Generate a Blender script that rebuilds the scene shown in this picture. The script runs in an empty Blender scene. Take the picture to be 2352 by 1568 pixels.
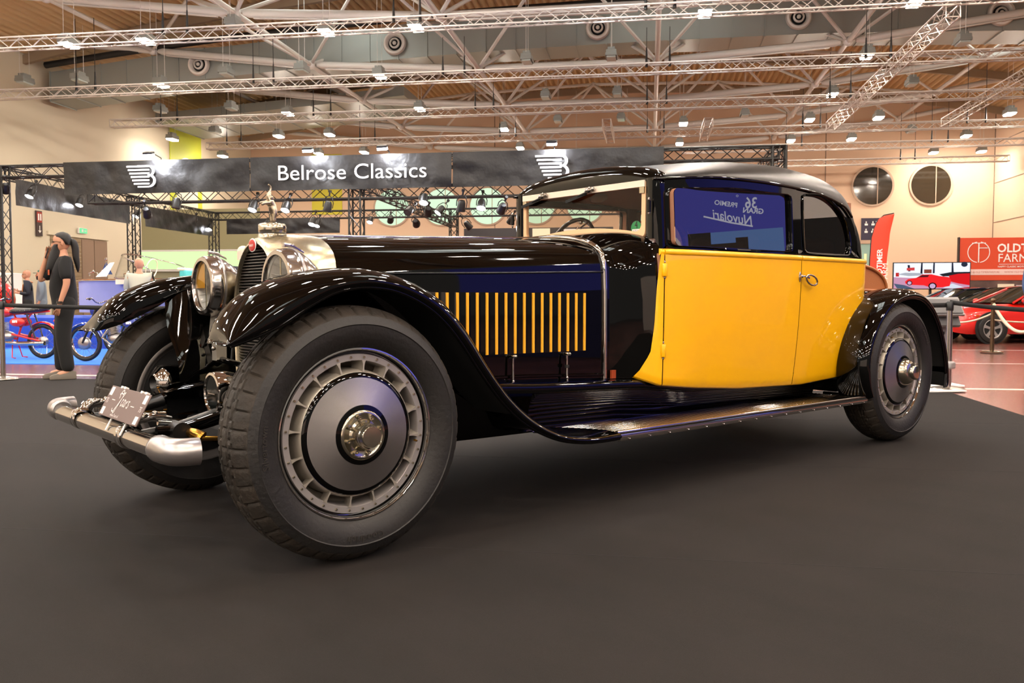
import bpy, bmesh, math, random
from mathutils import Vector, Matrix, noise
random.seed(7)
PI = math.pi
SC = bpy.context.scene
COL = SC.collection

# ------------------------------------------------------------------ camera, world, exposure
cam_d = bpy.data.cameras.new('camera'); cam = bpy.data.objects.new('camera', cam_d); COL.objects.link(cam)
CAM = Vector((-1.67, -2.87, 1.0)); YAW = math.radians(49.73); PITCH = math.radians(-2.88)
cam_d.sensor_width = 36.0; cam_d.lens = 2000.0 / 2352 * 36.0; cam_d.clip_start = 0.05; cam_d.clip_end = 300
cam.location = CAM; cam.rotation_euler = (PI / 2 + PITCH, 0, YAW - PI / 2)
SC.camera = cam
cam_d.dof.use_dof = True; cam_d.dof.focus_distance = 4.2; cam_d.dof.aperture_fstop = 9.0
SC.view_settings.view_transform = 'Standard'; SC.view_settings.look = 'None'
SC.view_settings.exposure = 0.0; SC.view_settings.gamma = 1.0; SC.view_settings.use_curve_mapping = False
w = bpy.data.worlds.new('world'); SC.world = w; w.use_nodes = True
w.node_tree.nodes['Background'].inputs[0].default_value = (1.0, 0.9, 0.8, 1)
w.node_tree.nodes['Background'].inputs[1].default_value = 0.25
SC.cycles.max_bounces = 7; SC.cycles.diffuse_bounces = 3; SC.cycles.glossy_bounces = 5
SC.cycles.transmission_bounces = 6; SC.cycles.transparent_max_bounces = 12
SC.cycles.caustics_reflective = False; SC.cycles.caustics_refractive = False
SC.cycles.sample_clamp_indirect = 4.0; SC.cycles.sample_clamp_direct = 60.0; SC.cycles.blur_glossy = 0.5
LAMP_W = 365.0       # radiance of a lit hall lamp
FILL_W = 1.0

# ------------------------------------------------------------------ hall frame (u right, v away) and world
TH = math.atan2(2000, 12676)
FH = Vector((math.cos(YAW), math.sin(YAW), 0)); RH = Vector((math.sin(YAW), -math.cos(YAW), 0))
UV_U = math.cos(TH) * RH - math.sin(TH) * FH; UV_V = math.sin(TH) * RH + math.cos(TH) * FH
HROT = math.atan2(UV_U.y, UV_U.x)
def H(u, v, z=0.0): return Vector((CAM.x, CAM.y, 0)) + u * UV_U + v * UV_V + Vector((0, 0, z))

# ------------------------------------------------------------------ materials
def lin(h):
    if isinstance(h, str):
        h = h.lstrip('#'); c = [int(h[i:i + 2], 16) / 255 for i in (0, 2, 4)]
        return tuple((x / 12.92 if x <= .04045 else ((x + .055) / 1.055) ** 2.4) for x in c)
    return tuple(h)
MATS = {}
def mat(name, col='#808080', rough=.5, metal=0., coat=0., spec=.5, emit=None, es=0., trans=0., ior=1.5, alpha=1.,
        var=None, vscale=5., bump=0., bscale=50., aniso=0., bdist=.01, crough=.03):
    if name in MATS: return MATS[name]
    m = bpy.data.materials.new(name); m.use_nodes = True; nt = m.node_tree; b = nt.nodes['Principled BSDF']
    c = lin(col); I = b.inputs
    I['Base Color'].default_value = (*c, 1); I['Roughness'].default_value = rough; I['Metallic'].default_value = metal
    I['Coat Weight'].default_value = coat; I['Coat Roughness'].default_value = crough
    I['Specular IOR Level'].default_value = spec; I['IOR'].default_value = ior
    I['Transmission Weight'].default_value = trans; I['Alpha'].default_value = alpha
    I['Anisotropic'].default_value = aniso
    if emit is not None: I['Emission Color'].default_value = (*lin(emit), 1); I['Emission Strength'].default_value = es
    if var or bump:
        tc = nt.nodes.new('ShaderNodeTexCoord')
    if var:
        n = nt.nodes.new('ShaderNodeTexNoise'); n.inputs['Scale'].default_value = vscale; n.inputs['Detail'].default_value = 6
        r = nt.nodes.new('ShaderNodeValToRGB'); nt.links.new(tc.outputs['Object'], n.inputs['Vector'])
        nt.links.new(n.outputs[0], r.inputs[0]); nt.links.new(r.outputs[0], I['Base Color'])
        r.color_ramp.elements[0].position = .35; r.color_ramp.elements[1].position = .65
        r.color_ramp.elements[0].color = (*c, 1); r.color_ramp.elements[1].color = (*lin(var), 1)
    if bump:
        n = nt.nodes.new('ShaderNodeTexNoise'); n.inputs['Scale'].default_value = bscale; n.inputs['Detail'].default_value = 4
        bn = nt.nodes.new('ShaderNodeBump'); bn.inputs['Strength'].default_value = bump; bn.inputs['Distance'].default_value = bdist
        nt.links.new(tc.outputs['Object'], n.inputs['Vector']); nt.links.new(n.outputs[0], bn.inputs['Height'])
        nt.links.new(bn.outputs[0], I['Normal'])
    MATS[name] = m; return m
def glass(name, tint=(1, 1, 1), ior=1.5, rough=0.0, extra=0.0):
    """thin pane: transparent, with Fresnel reflection at its surface"""
    m = bpy.data.materials.new(name); m.use_nodes = True; nt = m.node_tree; nt.nodes.clear()
    o = nt.nodes.new('ShaderNodeOutputMaterial'); mx = nt.nodes.new('ShaderNodeMixShader')
    t = nt.nodes.new('ShaderNodeBsdfTransparent'); t.inputs[0].default_value = (*tint, 1)
    g = nt.nodes.new('ShaderNodeBsdfGlossy'); g.inputs['Roughness'].default_value = rough
    f0 = ((ior - 1) / (ior + 1)) ** 2; lw = nt.nodes.new('ShaderNodeLayerWeight'); lw.inputs[0].default_value = .5
    pw = nt.nodes.new('ShaderNodeMath'); pw.operation = 'POWER'; pw.inputs[1].default_value = 5
    ma = nt.nodes.new('ShaderNodeMath'); ma.operation = 'MULTIPLY_ADD'; ma.inputs[1].default_value = 1 - f0; ma.inputs[2].default_value = f0
    nt.links.new(lw.outputs['Facing'], pw.inputs[0]); nt.links.new(pw.outputs[0], ma.inputs[0]); nt.links.new(ma.outputs[0], mx.inputs[0])
    nt.links.new(t.outputs[0], mx.inputs[1]); nt.links.new(g.outputs[0], mx.inputs[2]); nt.links.new(mx.outputs[0], o.inputs[0])
    MATS[name] = m; return m
def emi(name, col, s):
    m = bpy.data.materials.new(name); m.use_nodes = True; nt = m.node_tree; nt.nodes.clear()
    o = nt.nodes.new('ShaderNodeOutputMaterial'); e = nt.nodes.new('ShaderNodeEmission')
    e.inputs[0].default_value = (*lin(col), 1); e.inputs[1].default_value = s; nt.links.new(e.outputs[0], o.inputs[0])
    MATS[name] = m; return m

black = mat('black_paint', '#020202', .03, spec=.44)
yellow = mat('yellow_paint', '#F8B600', .38, coat=1., spec=.4, crough=.03)
chrome = mat('chrome', '#D8D4CE', .06, 1.)
nickel = mat('nickel', '#CFC8B4', .16, 1.)
alu = mat('brushed_aluminium', '#A9A4A2', .28, .85)
alu_dull = mat('cast_aluminium', '#A39C90', .45, .55)
satin = mat('satin_silver', '#A09B98', .38, .55)
rubber = mat('tyre_rubber', '#0e0c0b', .6, var='#14110e', vscale=9, bump=.25, bscale=60)
rubber_tread = mat('tread_rubber', '#1a140c', .75, var='#261d12', vscale=14, bump=.4, bscale=50)
blackm = mat('black_metal', '#0b0b0b', .4)
darkm = mat('dark_matte', '#050505', .8)
tan = mat('tan_leather', '#A9683A', .5, bump=.15, bscale=180)
brown_in = mat('brown_lining', '#99694e', .75)
peach = mat('cream_wood_frame', '#E9B98C', .35, coat=.5)
roofskin = mat('roof_leathercloth', '#0c0a09', .34, bump=.3, bscale=260, bdist=.002, spec=.22)
gold = mat('brass', '#B98A3C', .25, 1.)
amber = mat('amber_lens', '#C45008', .15, trans=.3)
white = mat('white_paint', '#EDEAE4', .5)
red = mat('red_paint', '#C31208', .3, coat=1.)
redseat = mat('dark_red_trim', '#3b0a08', .5)
truss_alu = mat('truss_aluminium', '#D6D0C8', .4, .25)
truss_blk = mat('truss_black', '#15130f', .45, .2)
steel_white = mat('white_steel', '#D8D6D0', .45)
paneglass = glass('clear_pane', (.93, .95, .94), 1.45)
wsglass = glass('windscreen_pane', (.90, .88, .84), 1.5)
sideglass = glass('side_window_pane', (.10, .095, .09), 2.7)
cloth_blk = mat('banner_cloth', '#0f0d0d', .40, bump=.35, bscale=2.2, bdist=.10, spec=.4)

# ------------------------------------------------------------------ mesh builder
class MB:
    def __init__(s): s.v = []; s.f = []; s.m = []
    def add(s, vs, fs, m=0):
        o = len(s.v); s.v += [tuple(v) for v in vs]; s.f += [tuple(i + o for i in f) for f in fs]; s.m += [m] * len(fs); return s
    def box(s, c, d, m=0, R=None):
        c = Vector(c); x, y, z = d[0] / 2, d[1] / 2, d[2] / 2
        P = [Vector(p) for p in ((-x,-y,-z),(x,-y,-z),(x,y,-z),(-x,y,-z),(-x,-y,z),(x,-y,z),(x,y,z),(-x,y,z))]
        if R is not None: P = [R @ p for p in P]
        return s.add([c + p for p in P], [(0,3,2,1),(4,5,6,7),(0,1,5,4),(1,2,6,5),(2,3,7,6),(3,0,4,7)], m)
    def loft(s, secs, m=0, cu=False, cv=False, caps=False, flip=False):
        """secs: list of equal-length point lists. cu closes each section, cv closes the sweep"""
        n = len(secs[0]); k = len(secs); vs = [p for q in secs for p in q]; fs = []
        for i in range(k if cv else k - 1):
            for j in range(n if cu else n - 1):
                a, b = i * n + j, i * n + (j + 1) % n; c, d = ((i + 1) % k) * n + (j + 1) % n, ((i + 1) % k) * n + j
                fs.append((a, d, c, b) if flip else (a, b, c, d))
        if caps: fs += [tuple(range(n))[::-1], tuple((k - 1) * n + j for j in range(n))]
        return s.add(vs, fs, m)
    def tube(s, pts, r, n=8, m=0, closed=False, caps=True, ry=None):
        pts = [Vector(p) for p in pts]; k = len(pts); secs = []; up = None
        rr = r if isinstance(r, (list, tuple)) else [r] * k
        for i, p in enumerate(pts):
            a = pts[(i - 1) % k] if (i or closed) else p; b = pts[(i + 1) % k] if (i < k - 1 or closed) else p
            t = (b - a).normalized() if (b - a).length > 1e-9 else Vector((0, 0, 1))
            if up is None: up = Vector((0, 0, 1)) if abs(t.z) < .9 else Vector((1, 0, 0))
            e1 = (up - t * up.dot(t)); e1 = e1.normalized() if e1.length > 1e-6 else t.orthogonal().normalized(); up = e1
            e2 = t.cross(e1); R = rr[i]
            secs.append([p + e1 * R * math.cos(2*PI*j/n) + e2 * (ry or 1) * R * math.sin(2*PI*j/n) for j in range(n)])
        return s.loft(secs, m, cu=True, cv=closed, caps=caps and not closed, flip=True)
    def cyl(s, p, q, r0, r1=None, n=16, m=0, caps=True): return s.tube([p, q], [r0, r0 if r1 is None else r1], n, m, caps=caps)
    def lathe(s, prof, o=(0,0,0), ax=(0,0,1), n=32, m=0, caps=False, ref=None, a0=0, a1=2*PI):
        """prof: list of (radius, height along axis)"""
        o = Vector(o); ax = Vector(ax).normalized(); e1 = Vector(ref) if ref else ax.orthogonal().normalized(); e2 = ax.cross(e1)
        full = abs(a1 - a0 - 2*PI) < 1e-6; k = n if full else n + 1
        secs = [[o + ax * h + (e1 * math.cos(a0+(a1-a0)*j/n) + e2 * math.sin(a0+(a1-a0)*j/n)) * r for j in range(k)] for r, h in prof]
        return s.loft(secs, m, cu=full, caps=caps)
    def ball(s, c, r, n=12, m=0, R=None):
        c = Vector(c); rx, ry, rz = (r, r, r) if not isinstance(r, (tuple, list)) else r; secs = []
        for i in range(n // 2 + 1):
            a = PI * i / (n // 2); q = []
            for j in range(n):
                p = Vector((rx * math.sin(a) * math.cos(2*PI*j/n), ry * math.sin(a) * math.sin(2*PI*j/n), -rz * math.cos(a)))
                q.append(c + (R @ p if R is not None else p))
            secs.append(q)
        return s.loft(secs, m, cu=True)
    def prism(s, poly, d, m=0):
        poly = [Vector(p) for p in poly]; d = Vector(d); n = len(poly)
        return s.add(poly + [p + d for p in poly], [tuple(range(n))[::-1], tuple(range(n, 2*n))] + [(i, (i+1) % n, n + (i+1) % n, n + i) for i in range(n)], m)
    def poly(s, pts, m=0): return s.add(pts, [tuple(range(len(pts)))], m)
    def ribbon(s, pts, wd, nrm=(0,-1,0), m=0, closed=False):
        pts = [Vector(p) for p in pts]; nrm = Vector(nrm); k = len(pts); q = []
        for i, p in enumerate(pts):
            a = pts[(i-1) % k] if (i or closed) else p; b = pts[(i+1) % k] if (i < k-1 or closed) else p
            t = (b - a).normalized(); o = t.cross(nrm) * (wd[i] if isinstance(wd, (list, tuple)) else wd) / 2; q.append([p - o, p + o])
        return s.loft(q, m, cv=closed)
    def xf(s, M):
        s.v = [tuple(M @ Vector(v)) for v in s.v]; return s
    def mirrored(s, yc):
        r = MB(); r.v = [(x, 2*yc - y, z) for x, y, z in s.v]; r.f = [f[::-1] for f in s.f]; r.m = list(s.m); return r
    def build(s, name, mats, parent=None, ang=48, bev=0, loc=None, rz=None, sub=0, weld=True):
        me = bpy.data.meshes.new(name); me.from_pydata(s.v, [], s.f)
        for mm in (mats if isinstance(mats, (list, tuple)) else [mats]): me.materials.append(mm)
        if any(s.m): me.polygons.foreach_set('material_index', s.m)
        bm = bmesh.new(); bm.from_mesh(me)
        if weld: bmesh.ops.remove_doubles(bm, verts=bm.verts, dist=1e-5)
        bmesh.ops.recalc_face_normals(bm, faces=bm.faces) if weld else None
        bm.to_mesh(me); bm.free()
        me.polygons.foreach_set('use_smooth', [True] * len(me.polygons))
        me.set_sharp_from_angle(angle=math.radians(ang)); me.update()
        o = bpy.data.objects.new(name, me); COL.objects.link(o)
        if parent is not None: o.parent = parent
        if loc is not None: o.location = loc
        if rz is not None: o.rotation_euler.z = rz
        if bev:
            b = o.modifiers.new('b', 'BEVEL'); b.width = bev; b.segments = 2; b.limit_method = 'ANGLE'; b.angle_limit = math.radians(35)
        if sub:
            b = o.modifiers.new('s', 'SUBSURF'); b.levels = sub; b.render_levels = sub
        return o
def turned(name, col):
    m = mat(name, col, .26, .9, aniso=.85); nt = m.node_tree; t = nt.nodes.new('ShaderNodeTangent'); t.direction_type = 'RADIAL'; t.axis = 'Y'
    nt.links.new(t.outputs[0], nt.nodes['Principled BSDF'].inputs['Tangent']); return m
def V3(*a): return Vector(a)
def thing(name, label, cat, loc=(0,0,0), rz=0, group=None):
    o = bpy.data.objects.new(name, None); COL.objects.link(o); o.location = loc; o.rotation_euler = (0, 0, rz)
    o.empty_display_size = .1; return tag(o, label, cat, group)
def tag(o, label, cat, group=None, kind=None):
    if label: o['label'] = label
    if cat: o['category'] = cat
    if group: o['group'] = group
    if kind: o['kind'] = kind
    return o
def struct(o, label=None):
    o['kind'] = 'structure'
    if label: o['label'] = label
    return o
def part(name, parent=None):
    o = bpy.data.objects.new(name, None); COL.objects.link(o); o.parent = parent; o.empty_display_size = .05; return o
def copy_tree(o, parent=None):
    c = o.copy(); COL.objects.link(c); c.parent = parent
    for ch in list(o.children): copy_tree(ch, c)
    return c
def clone(o, parent, loc=None, rot=None):
    c = o.copy(); COL.objects.link(c); c.parent = parent
    if loc is not None: c.location = loc
    if rot is not None: c.rotation_euler = rot
    return c
def text_mb(s, size=1., depth=0., align='LEFT', res=3, shear=0., bold=0., wide=1.):
    """lettering as a mesh in its own x-z plane, front towards -y"""
    cu = bpy.data.curves.new('lettering', 'FONT'); cu.body = s; cu.size = size; cu.extrude = depth; cu.align_x = align
    cu.resolution_u = res; cu.shear = shear; cu.offset = bold
    ob = bpy.data.objects.new('lettering', cu); COL.objects.link(ob)
    dg = bpy.context.evaluated_depsgraph_get(); me = bpy.data.meshes.new_from_object(ob.evaluated_get(dg))
    mb = MB(); mb.add([(v.co.x * wide, -v.co.z, v.co.y) for v in me.vertices], [tuple(p.vertices) for p in me.polygons])
    bpy.data.objects.remove(ob); bpy.data.meshes.remove(me); bpy.data.curves.remove(cu); return mb
def interp(xs, ys, x):
    if x <= xs[0]: return ys[0]
    for i in range(len(xs) - 1):
        if x <= xs[i+1]:
            t = (x - xs[i]) / (xs[i+1] - xs[i]); return ys[i] + (ys[i+1] - ys[i]) * t
    return ys[-1]
def smooth(pts, n, closed=False):
    """Catmull-Rom resample of a point list"""
    pts = [Vector(p) for p in pts]; k = len(pts); out = []
    seg = k if closed else k - 1
    for i in range(n if closed else n):
        t = i / (n if closed else n - 1) * seg; a = min(int(t), seg - 1); f = t - a
        g = (lambda j: pts[j % k]) if closed else (lambda j: pts[max(0, min(k-1, j))])
        p0, p1, p2, p3 = g(a-1), g(a), g(a+1), g(a+2)
        out.append(.5 * ((2*p1) + (p2-p0)*f + (2*p0-5*p1+4*p2-p3)*f*f + (3*p1-p0-3*p2+p3)*f**3))
    return out
def rrect(x0, z0, x1, z1, r, n=5):
    """rounded rectangle outline (x,z), r one radius or four (bl, br, tr, tl)"""
    rs = r if isinstance(r, (list, tuple)) else [r]*4; out = []
    for (cx, cz, a, q) in ((x0+rs[0], z0+rs[0], PI, rs[0]), (x1-rs[1], z0+rs[1], 1.5*PI, rs[1]), (x1-rs[2], z1-rs[2], 0, rs[2]), (x0+rs[3], z1-rs[3], .5*PI, rs[3])):
        for i in range(n + 1): out.append((cx + q*math.cos(a + i*PI/2/n), cz + q*math.sin(a + i*PI/2/n)))
    return out
def box_truss(mb, p, q, w, h, bay, rc=.025, rl=.010, m=0, up=None, n=6, tri=False):
    """four-chord lattice beam from p to q; w across, h high"""
    p, q = Vector(p), Vector(q); t = (q - p).normalized(); L = (q - p).length
    up = Vector(up or (0, 0, 1)); s = t.cross(up).normalized(); up = s.cross(t)
    C = [(-w/2, -h/2), (w/2, -h/2), (w/2, h/2), (-w/2, h/2)]
    P = lambda c, d: p + s*c[0] + up*c[1] + t*d
    for c in C: mb.cyl(P(c, 0), P(c, L), rc, n=n, m=m)
    k = max(1, int(L / bay)); b = L / k
    for i in range(4):
        c, d = C[i], C[(i+1) % 4]
        for j in range(k):
            a, e = (c, d) if j % 2 == 0 else (d, c)
            mb.cyl(P(a, j*b), P(e, (j+1)*b), rl, n=4, m=m, caps=False)
    for x in (0, L):
        for i in range(4): mb.cyl(P(C[i], x), P(C[(i+1) % 4], x), rl*1.3, n=4, m=m)
    return mb
# ------------------------------------------------------------------ hall shell
LW, RW, BW, VB = -24.1, 18.2, 50.5, -26.0
wall_m = mat('wall_plaster', '#DDBFA2', .85, bump=.05, bscale=2)
wall_l = mat('wall_plaster_pale', '#D4CAB2', .85, bump=.05, bscale=2)
def floor_mat():
    m = bpy.data.materials.new('polished_floor'); m.use_nodes = True; nt = m.node_tree; b = nt.nodes['Principled BSDF']
    tc = nt.nodes.new('ShaderNodeTexCoord'); mp = nt.nodes.new('ShaderNodeMapping'); mp.inputs['Rotation'].default_value[2] = -HROT
    mp.inputs['Scale'].default_value = (.35, .9, 1)
    n = nt.nodes.new('ShaderNodeTexNoise'); n.inputs['Scale'].default_value = 1.1; n.inputs['Detail'].default_value = 8
    r = nt.nodes.new('ShaderNodeValToRGB'); e = r.color_ramp.elements
    e[0].position = .3; e[0].color = (*lin('#4a2f28'), 1); e[1].position = .7; e[1].color = (*lin('#7c4a40'), 1)
    nt.links.new(tc.outputs['Object'], mp.inputs[0]); nt.links.new(mp.outputs[0], n.inputs['Vector']); nt.links.new(n.outputs[0], r.inputs[0])
    nt.links.new(r.outputs[0], b.inputs['Base Color']); b.inputs['Roughness'].default_value = .22; b.inputs['Specular IOR Level'].default_value = .6
    return m
def felt_mat(name, c1, c2):
    m = bpy.data.materials.new(name); m.use_nodes = True; nt = m.node_tree; b = nt.nodes['Principled BSDF']
    tc = nt.nodes.new('ShaderNodeTexCoord'); mp = nt.nodes.new('ShaderNodeMapping'); mp.inputs['Rotation'].default_value[2] = -HROT
    mp.inputs['Scale'].default_value = (1, .35, 1)
    n = nt.nodes.new('ShaderNodeTexNoise'); n.inputs['Scale'].default_value = 2.2; n.inputs['Detail'].default_value = 9; n.inputs['Roughness'].default_value = .7
    r = nt.nodes.new('ShaderNodeValToRGB'); e = r.color_ramp.elements
    e[0].position = .35; e[0].color = (*lin(c1), 1); e[1].position = .68; e[1].color = (*lin(c2), 1)
    n2 = nt.nodes.new('ShaderNodeTexNoise'); n2.inputs['Scale'].default_value = 420; n2.inputs['Detail'].default_value = 2
    bp = nt.nodes.new('ShaderNodeBump'); bp.inputs['Strength'].default_value = .5; bp.inputs['Distance'].default_value = .003
    nt.links.new(tc.outputs['Object'], mp.inputs[0]); nt.links.new(mp.outputs[0], n.inputs['Vector']); nt.links.new(n.outputs[0], r.inputs[0])
    nt.links.new(tc.outputs['Object'], n2.inputs['Vector']); nt.links.new(n2.outputs[0], bp.inputs['Height']); nt.links.new(bp.outputs[0], b.inputs['Normal'])
    nt.links.new(r.outputs[0], b.inputs['Base Color']); b.inputs['Roughness'].default_value = .95
    b.inputs['Specular IOR Level'].default_value = .25
    return m
def hbox(u0, u1, v0, v1, z0, z1, m=0, mb=None):
    mb = mb or MB(); P = [H(u, v, z) for z in (z0, z1) for u, v in ((u0, v0), (u1, v0), (u1, v1), (u0, v1))]
    return mb.add(P, [(0,3,2,1),(4,5,6,7),(0,1,5,4),(1,2,6,5),(2,3,7,6),(3,0,4,7)], m)
fl = struct(hbox(LW-14, RW+8, VB-14, BW+1, -.25, -.012).build('floor', floor_mat()), 'polished reddish brown hall floor')
line_m = mat('floor_joint_line', '#C9B5A8', .3)
for k, (v, wd, u0, u1) in enumerate(((10.25, .13, -12, 9), (14.3, .06, 2, 14), (18.0, .05, 2, 14))):
    tag(hbox(u0, u1, v, v+wd, -.02, -.0105).build('floor_line', line_m, fl), None, None)
mat_o = hbox(-13, 3.15, -7, 9.75, -.012, 0).build('exhibition_carpet', felt_mat('grey_felt', '#15110e', '#1c1714'))
tag(mat_o, 'dark grey felt carpet the yellow and black car stands on', 'carpet', kind='structure')
for k, (v_, a_) in enumerate(((1.35, .0), (3.35, .0), (5.35, 0), (7.4, 0))):
    hbox(-12.9, 3.1, v_, v_+.005, -.001, .0006).build('carpet_seam', mat('seam_dark', '#0d0a09', .95), mat_o)
tag(hbox(-16, -2.5, 11.9, 16.6, -.012, .0).build('blue_carpet', mat('blue_felt', '#2C6FD0', .95, bump=.3, bscale=300)), 'bright blue carpet under the two parked motorcycles', 'carpet', kind='structure')
# walls
def wall(name, m, u0, u1, v0, v1, z1): return struct(hbox(u0, u1, v0, v1, -.012, z1).build(name, m))
wl = wall('wall_left', wall_l, LW-.4, LW, -14, BW+.4, 13.6)
wb = wall('wall_back', wall_m, LW, RW, BW, BW+.4, 13.6)
wr = wall('wall_right', wall_m, RW, RW+.4, 20, BW+.4, 13.6)
# joints in the right wall: raised panel lines
jm = mat('wall_joint', '#7d6a5a', .8)
for k, z in enumerate((2.9, 5.0, 7.1, 9.2)):
    hbox(RW-.02, RW+.01, 26, BW, z, z+.035).build('joint_line', jm, wr)
hbox(RW-.03, RW, BW-.06, BW, 0, 13).build('joint_line', jm, wr)
for u in (-9.0, .5, 9.5): hbox(u, u+.04, BW-.02, BW+.01, 0, 13).build('joint_line', jm, wb)
# round windows in the back wall, each with frame and pane
dark_glass = mat('dark_round_pane', '#2b241a', .08, spec=.9); mint = emi('mint_lit_pane', '#CFEBC8', 1.25)
fr_m = mat('window_rim', '#B39A84', .5)
def round_window(u, z, r, pane, n):
    o = H(u, BW-.02, z); a = -UV_V
    f = struct(MB().lathe([(r, -.02), (r, .05), (r+.10, .05), (r+.10, -.02)], o, a, 40).build('window_%d' % n, fr_m))
    MB().lathe([(0, .01), (r, .01)], o, a, 40).build('pane', pane, f)
    MB().box((0,0,0), (.04, .03, 2*r)).xf(Matrix.Translation(o + a*.03 + UV_U * r*.25) @ Matrix.Rotation(HROT, 4, 'Z')).build('glazing_bar', fr_m, f)
    return f
n = 1
for u in (12.0, 15.0): round_window(u, 7.1, 1.02, dark_glass, n); n += 1
for u in (-15.2, -12.2, -9.4, -6.5, -3.7, -.9): round_window(u, 6.35, 1.05, mint, n); n += 1
# coloured hall panels on the back and left walls
lime = mat('lime_panel', '#B9C23A', .6); limey = mat('yellow_green_panel', '#CFC63A', .6)
tag(hbox(LW+.01, LW+.06, 41.3, 44.4, 5.2, 9.8).build('wall_panel', lime), 'lime green wall panel with a pale arch, high on the pale wall', 'panel')
ar = MB()
ar.prism([LWp for LWp in [H(LW+.07, 42.85 + 1.05*math.cos(a), 7.3 + 1.0*math.sin(a)) for a in [PI*i/16 for i in range(17)]] + [H(LW+.07, 41.8, 5.2), H(LW+.07, 43.9, 5.2)]], UV_U*.02)
ar.build('pale_arch', mat('arch_white', '#DAD8C4', .6), bpy.data.objects['wall_panel'])
tag(hbox(-20.2, -18.3, BW-.06, BW-.01, 6.0, 9.6).build('wall_panel', limey), 'yellow green wall panel behind the black banner truss', 'panel')
# ------------------------------------------------------------------ corrugated roof deck
deck_m = mat('roof_deck', '#C9AC80', .6)
mb = MB(); pitch_u = .30; us = []; k = 0; u = LW - .3
while u < RW + .3:
    us += [(u, 12.75), (u + .08, 12.63), (u + .17, 12.63), (u + .25, 12.75)]; u += pitch_u
def arch(u): return -.0045 * (u + 2) ** 2
prof = [(u, z + arch(u)) for u, z in us]
mb.loft([[H(u, v, z) for u, z in prof] for v in (VB, BW + .3)])
ceil = struct(mb.build('ceiling', deck_m, ang=20), 'corrugated beige roof deck of the hall')
hbox(LW-.4, RW+.4, VB, BW+.4, 12.95, 13.2).build('roof_slab', deck_m, ceil)
# purlin beams under the deck and skylights
pur = mat('roof_purlin', '#8d7c66', .6)
for v in [VB + 3 + 6*i for i in range(13)]:
    mb = MB(); secs = []
    for i in range(21):
        uu = LW + (RW - LW) * i / 20; z = 12.6 + arch(uu)
        secs.append([H(uu, v-.09, z), H(uu, v+.09, z), H(uu, v+.09, z-.34), H(uu, v-.09, z-.34)])
    mb.loft(secs, cu=True); mb.build('roof_purlin', pur, ceil)
sky = emi('skylight_glow', '#F2F6EE', 6.0)
for k, (u, v, a, b) in enumerate(((-11.5, 27.4, 2.4, 4.4), (.5, 27.8, 5.2, 1.4), (13.6, 35.6, 3.0, 2.2), (-11.5, 9, 2.4, 4.4), (3, 9, 2.4, 4.4), (-4, -4, 2.4, 4.4), (9, -6, 2.4, 4.4), (-14, -12, 2.4, 4.4))):
    z = 12.52 + arch(u) - .06
    s = struct(hbox(u-a/2, u+a/2, v-b/2, v+b/2, z, z+.05).build('window_%d' % (n + k), sky))
    q = MB()
    for du in (-a/2, a/2-.08, -.04): hbox(u+du, u+du+.08, v-b/2, v+b/2, z-.08, z+.1, mb=q)
    for dv in (-b/2, b/2-.08): hbox(u-a/2, u+a/2, v+dv, v+dv+.08, z-.09, z+.1, mb=q)
    q.build('window_frame', steel_white, s)
# ------------------------------------------------------------------ space-frame roof trusses
BU, BV = 6.4, 6.0
def zc(k): return 9.25 + .2 * (k + .5) ** 2
def N(k, j): return H(.2 + BU*k, 25.5 + BV*j, zc(k))
def T(k, j): return H(.2 + BU*(k+.5), 25.5 + BV*(j+.5), 12.2 + arch(.2 + BU*(k+.5)))
ks = [-3, -2, -1, 0, 1, 2]
for j in range(-8, 5):
    root = struct(part('trim_%d' % (j + 9))); root['label'] = 'white tubular roof truss chord with its ties and diagonals'
    for a, b in zip(ks[:-1], ks[1:]):
        p, q = N(a, j), N(b, j); t = (q - p).normalized()
        MB().tube([p + t*.25, p + t*.45, q - t*.45, q - t*.25], [.07, .135, .135, .07], 8).build('chord', steel_white, root)
        MB().box((p+q)/2 - V3(0,0,.15), ((q-p).length - 1.2, .10, .03), R=Matrix.Rotation(HROT, 3, 'Z') @ Matrix.Rotation(-math.atan2(t.z, Vector((t.x,t.y)).length), 3, 'Y')).build('cable_tray', steel_white, root)
    MB().cyl(H(LW, 25.5 + BV*j, zc(-3.55)), N(-3, j), .12, n=8).build('chord', steel_white, root)
    MB().cyl(N(2, j), H(RW, 25.5 + BV*j, zc(2.8)), .12, n=8).build('chord', steel_white, root)
    for k in ks:
        MB().ball(N(k, j), .17, 10).build('node', steel_white, root)
        if j < 4 and -3 <= j: MB().cyl(N(k, j), N(k, j+1), .085, n=8).build('tie', steel_white, root)
    if -2 <= j < 4:
        for k in ks[:-1]:
            MB().ball(T(k, j), .13, 8).build('node', steel_white, root)
            for dk in (0, 1):
                for dj in (0, 1): MB().cyl(N(k+dk, j+dj), T(k, j), .062, n=6).build('diagonal', steel_white, root)
        for k in ks[:-2]: MB().cyl(T(k, j), T(k+1, j), .08, n=6).build('top_chord', steel_white, root)
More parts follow.
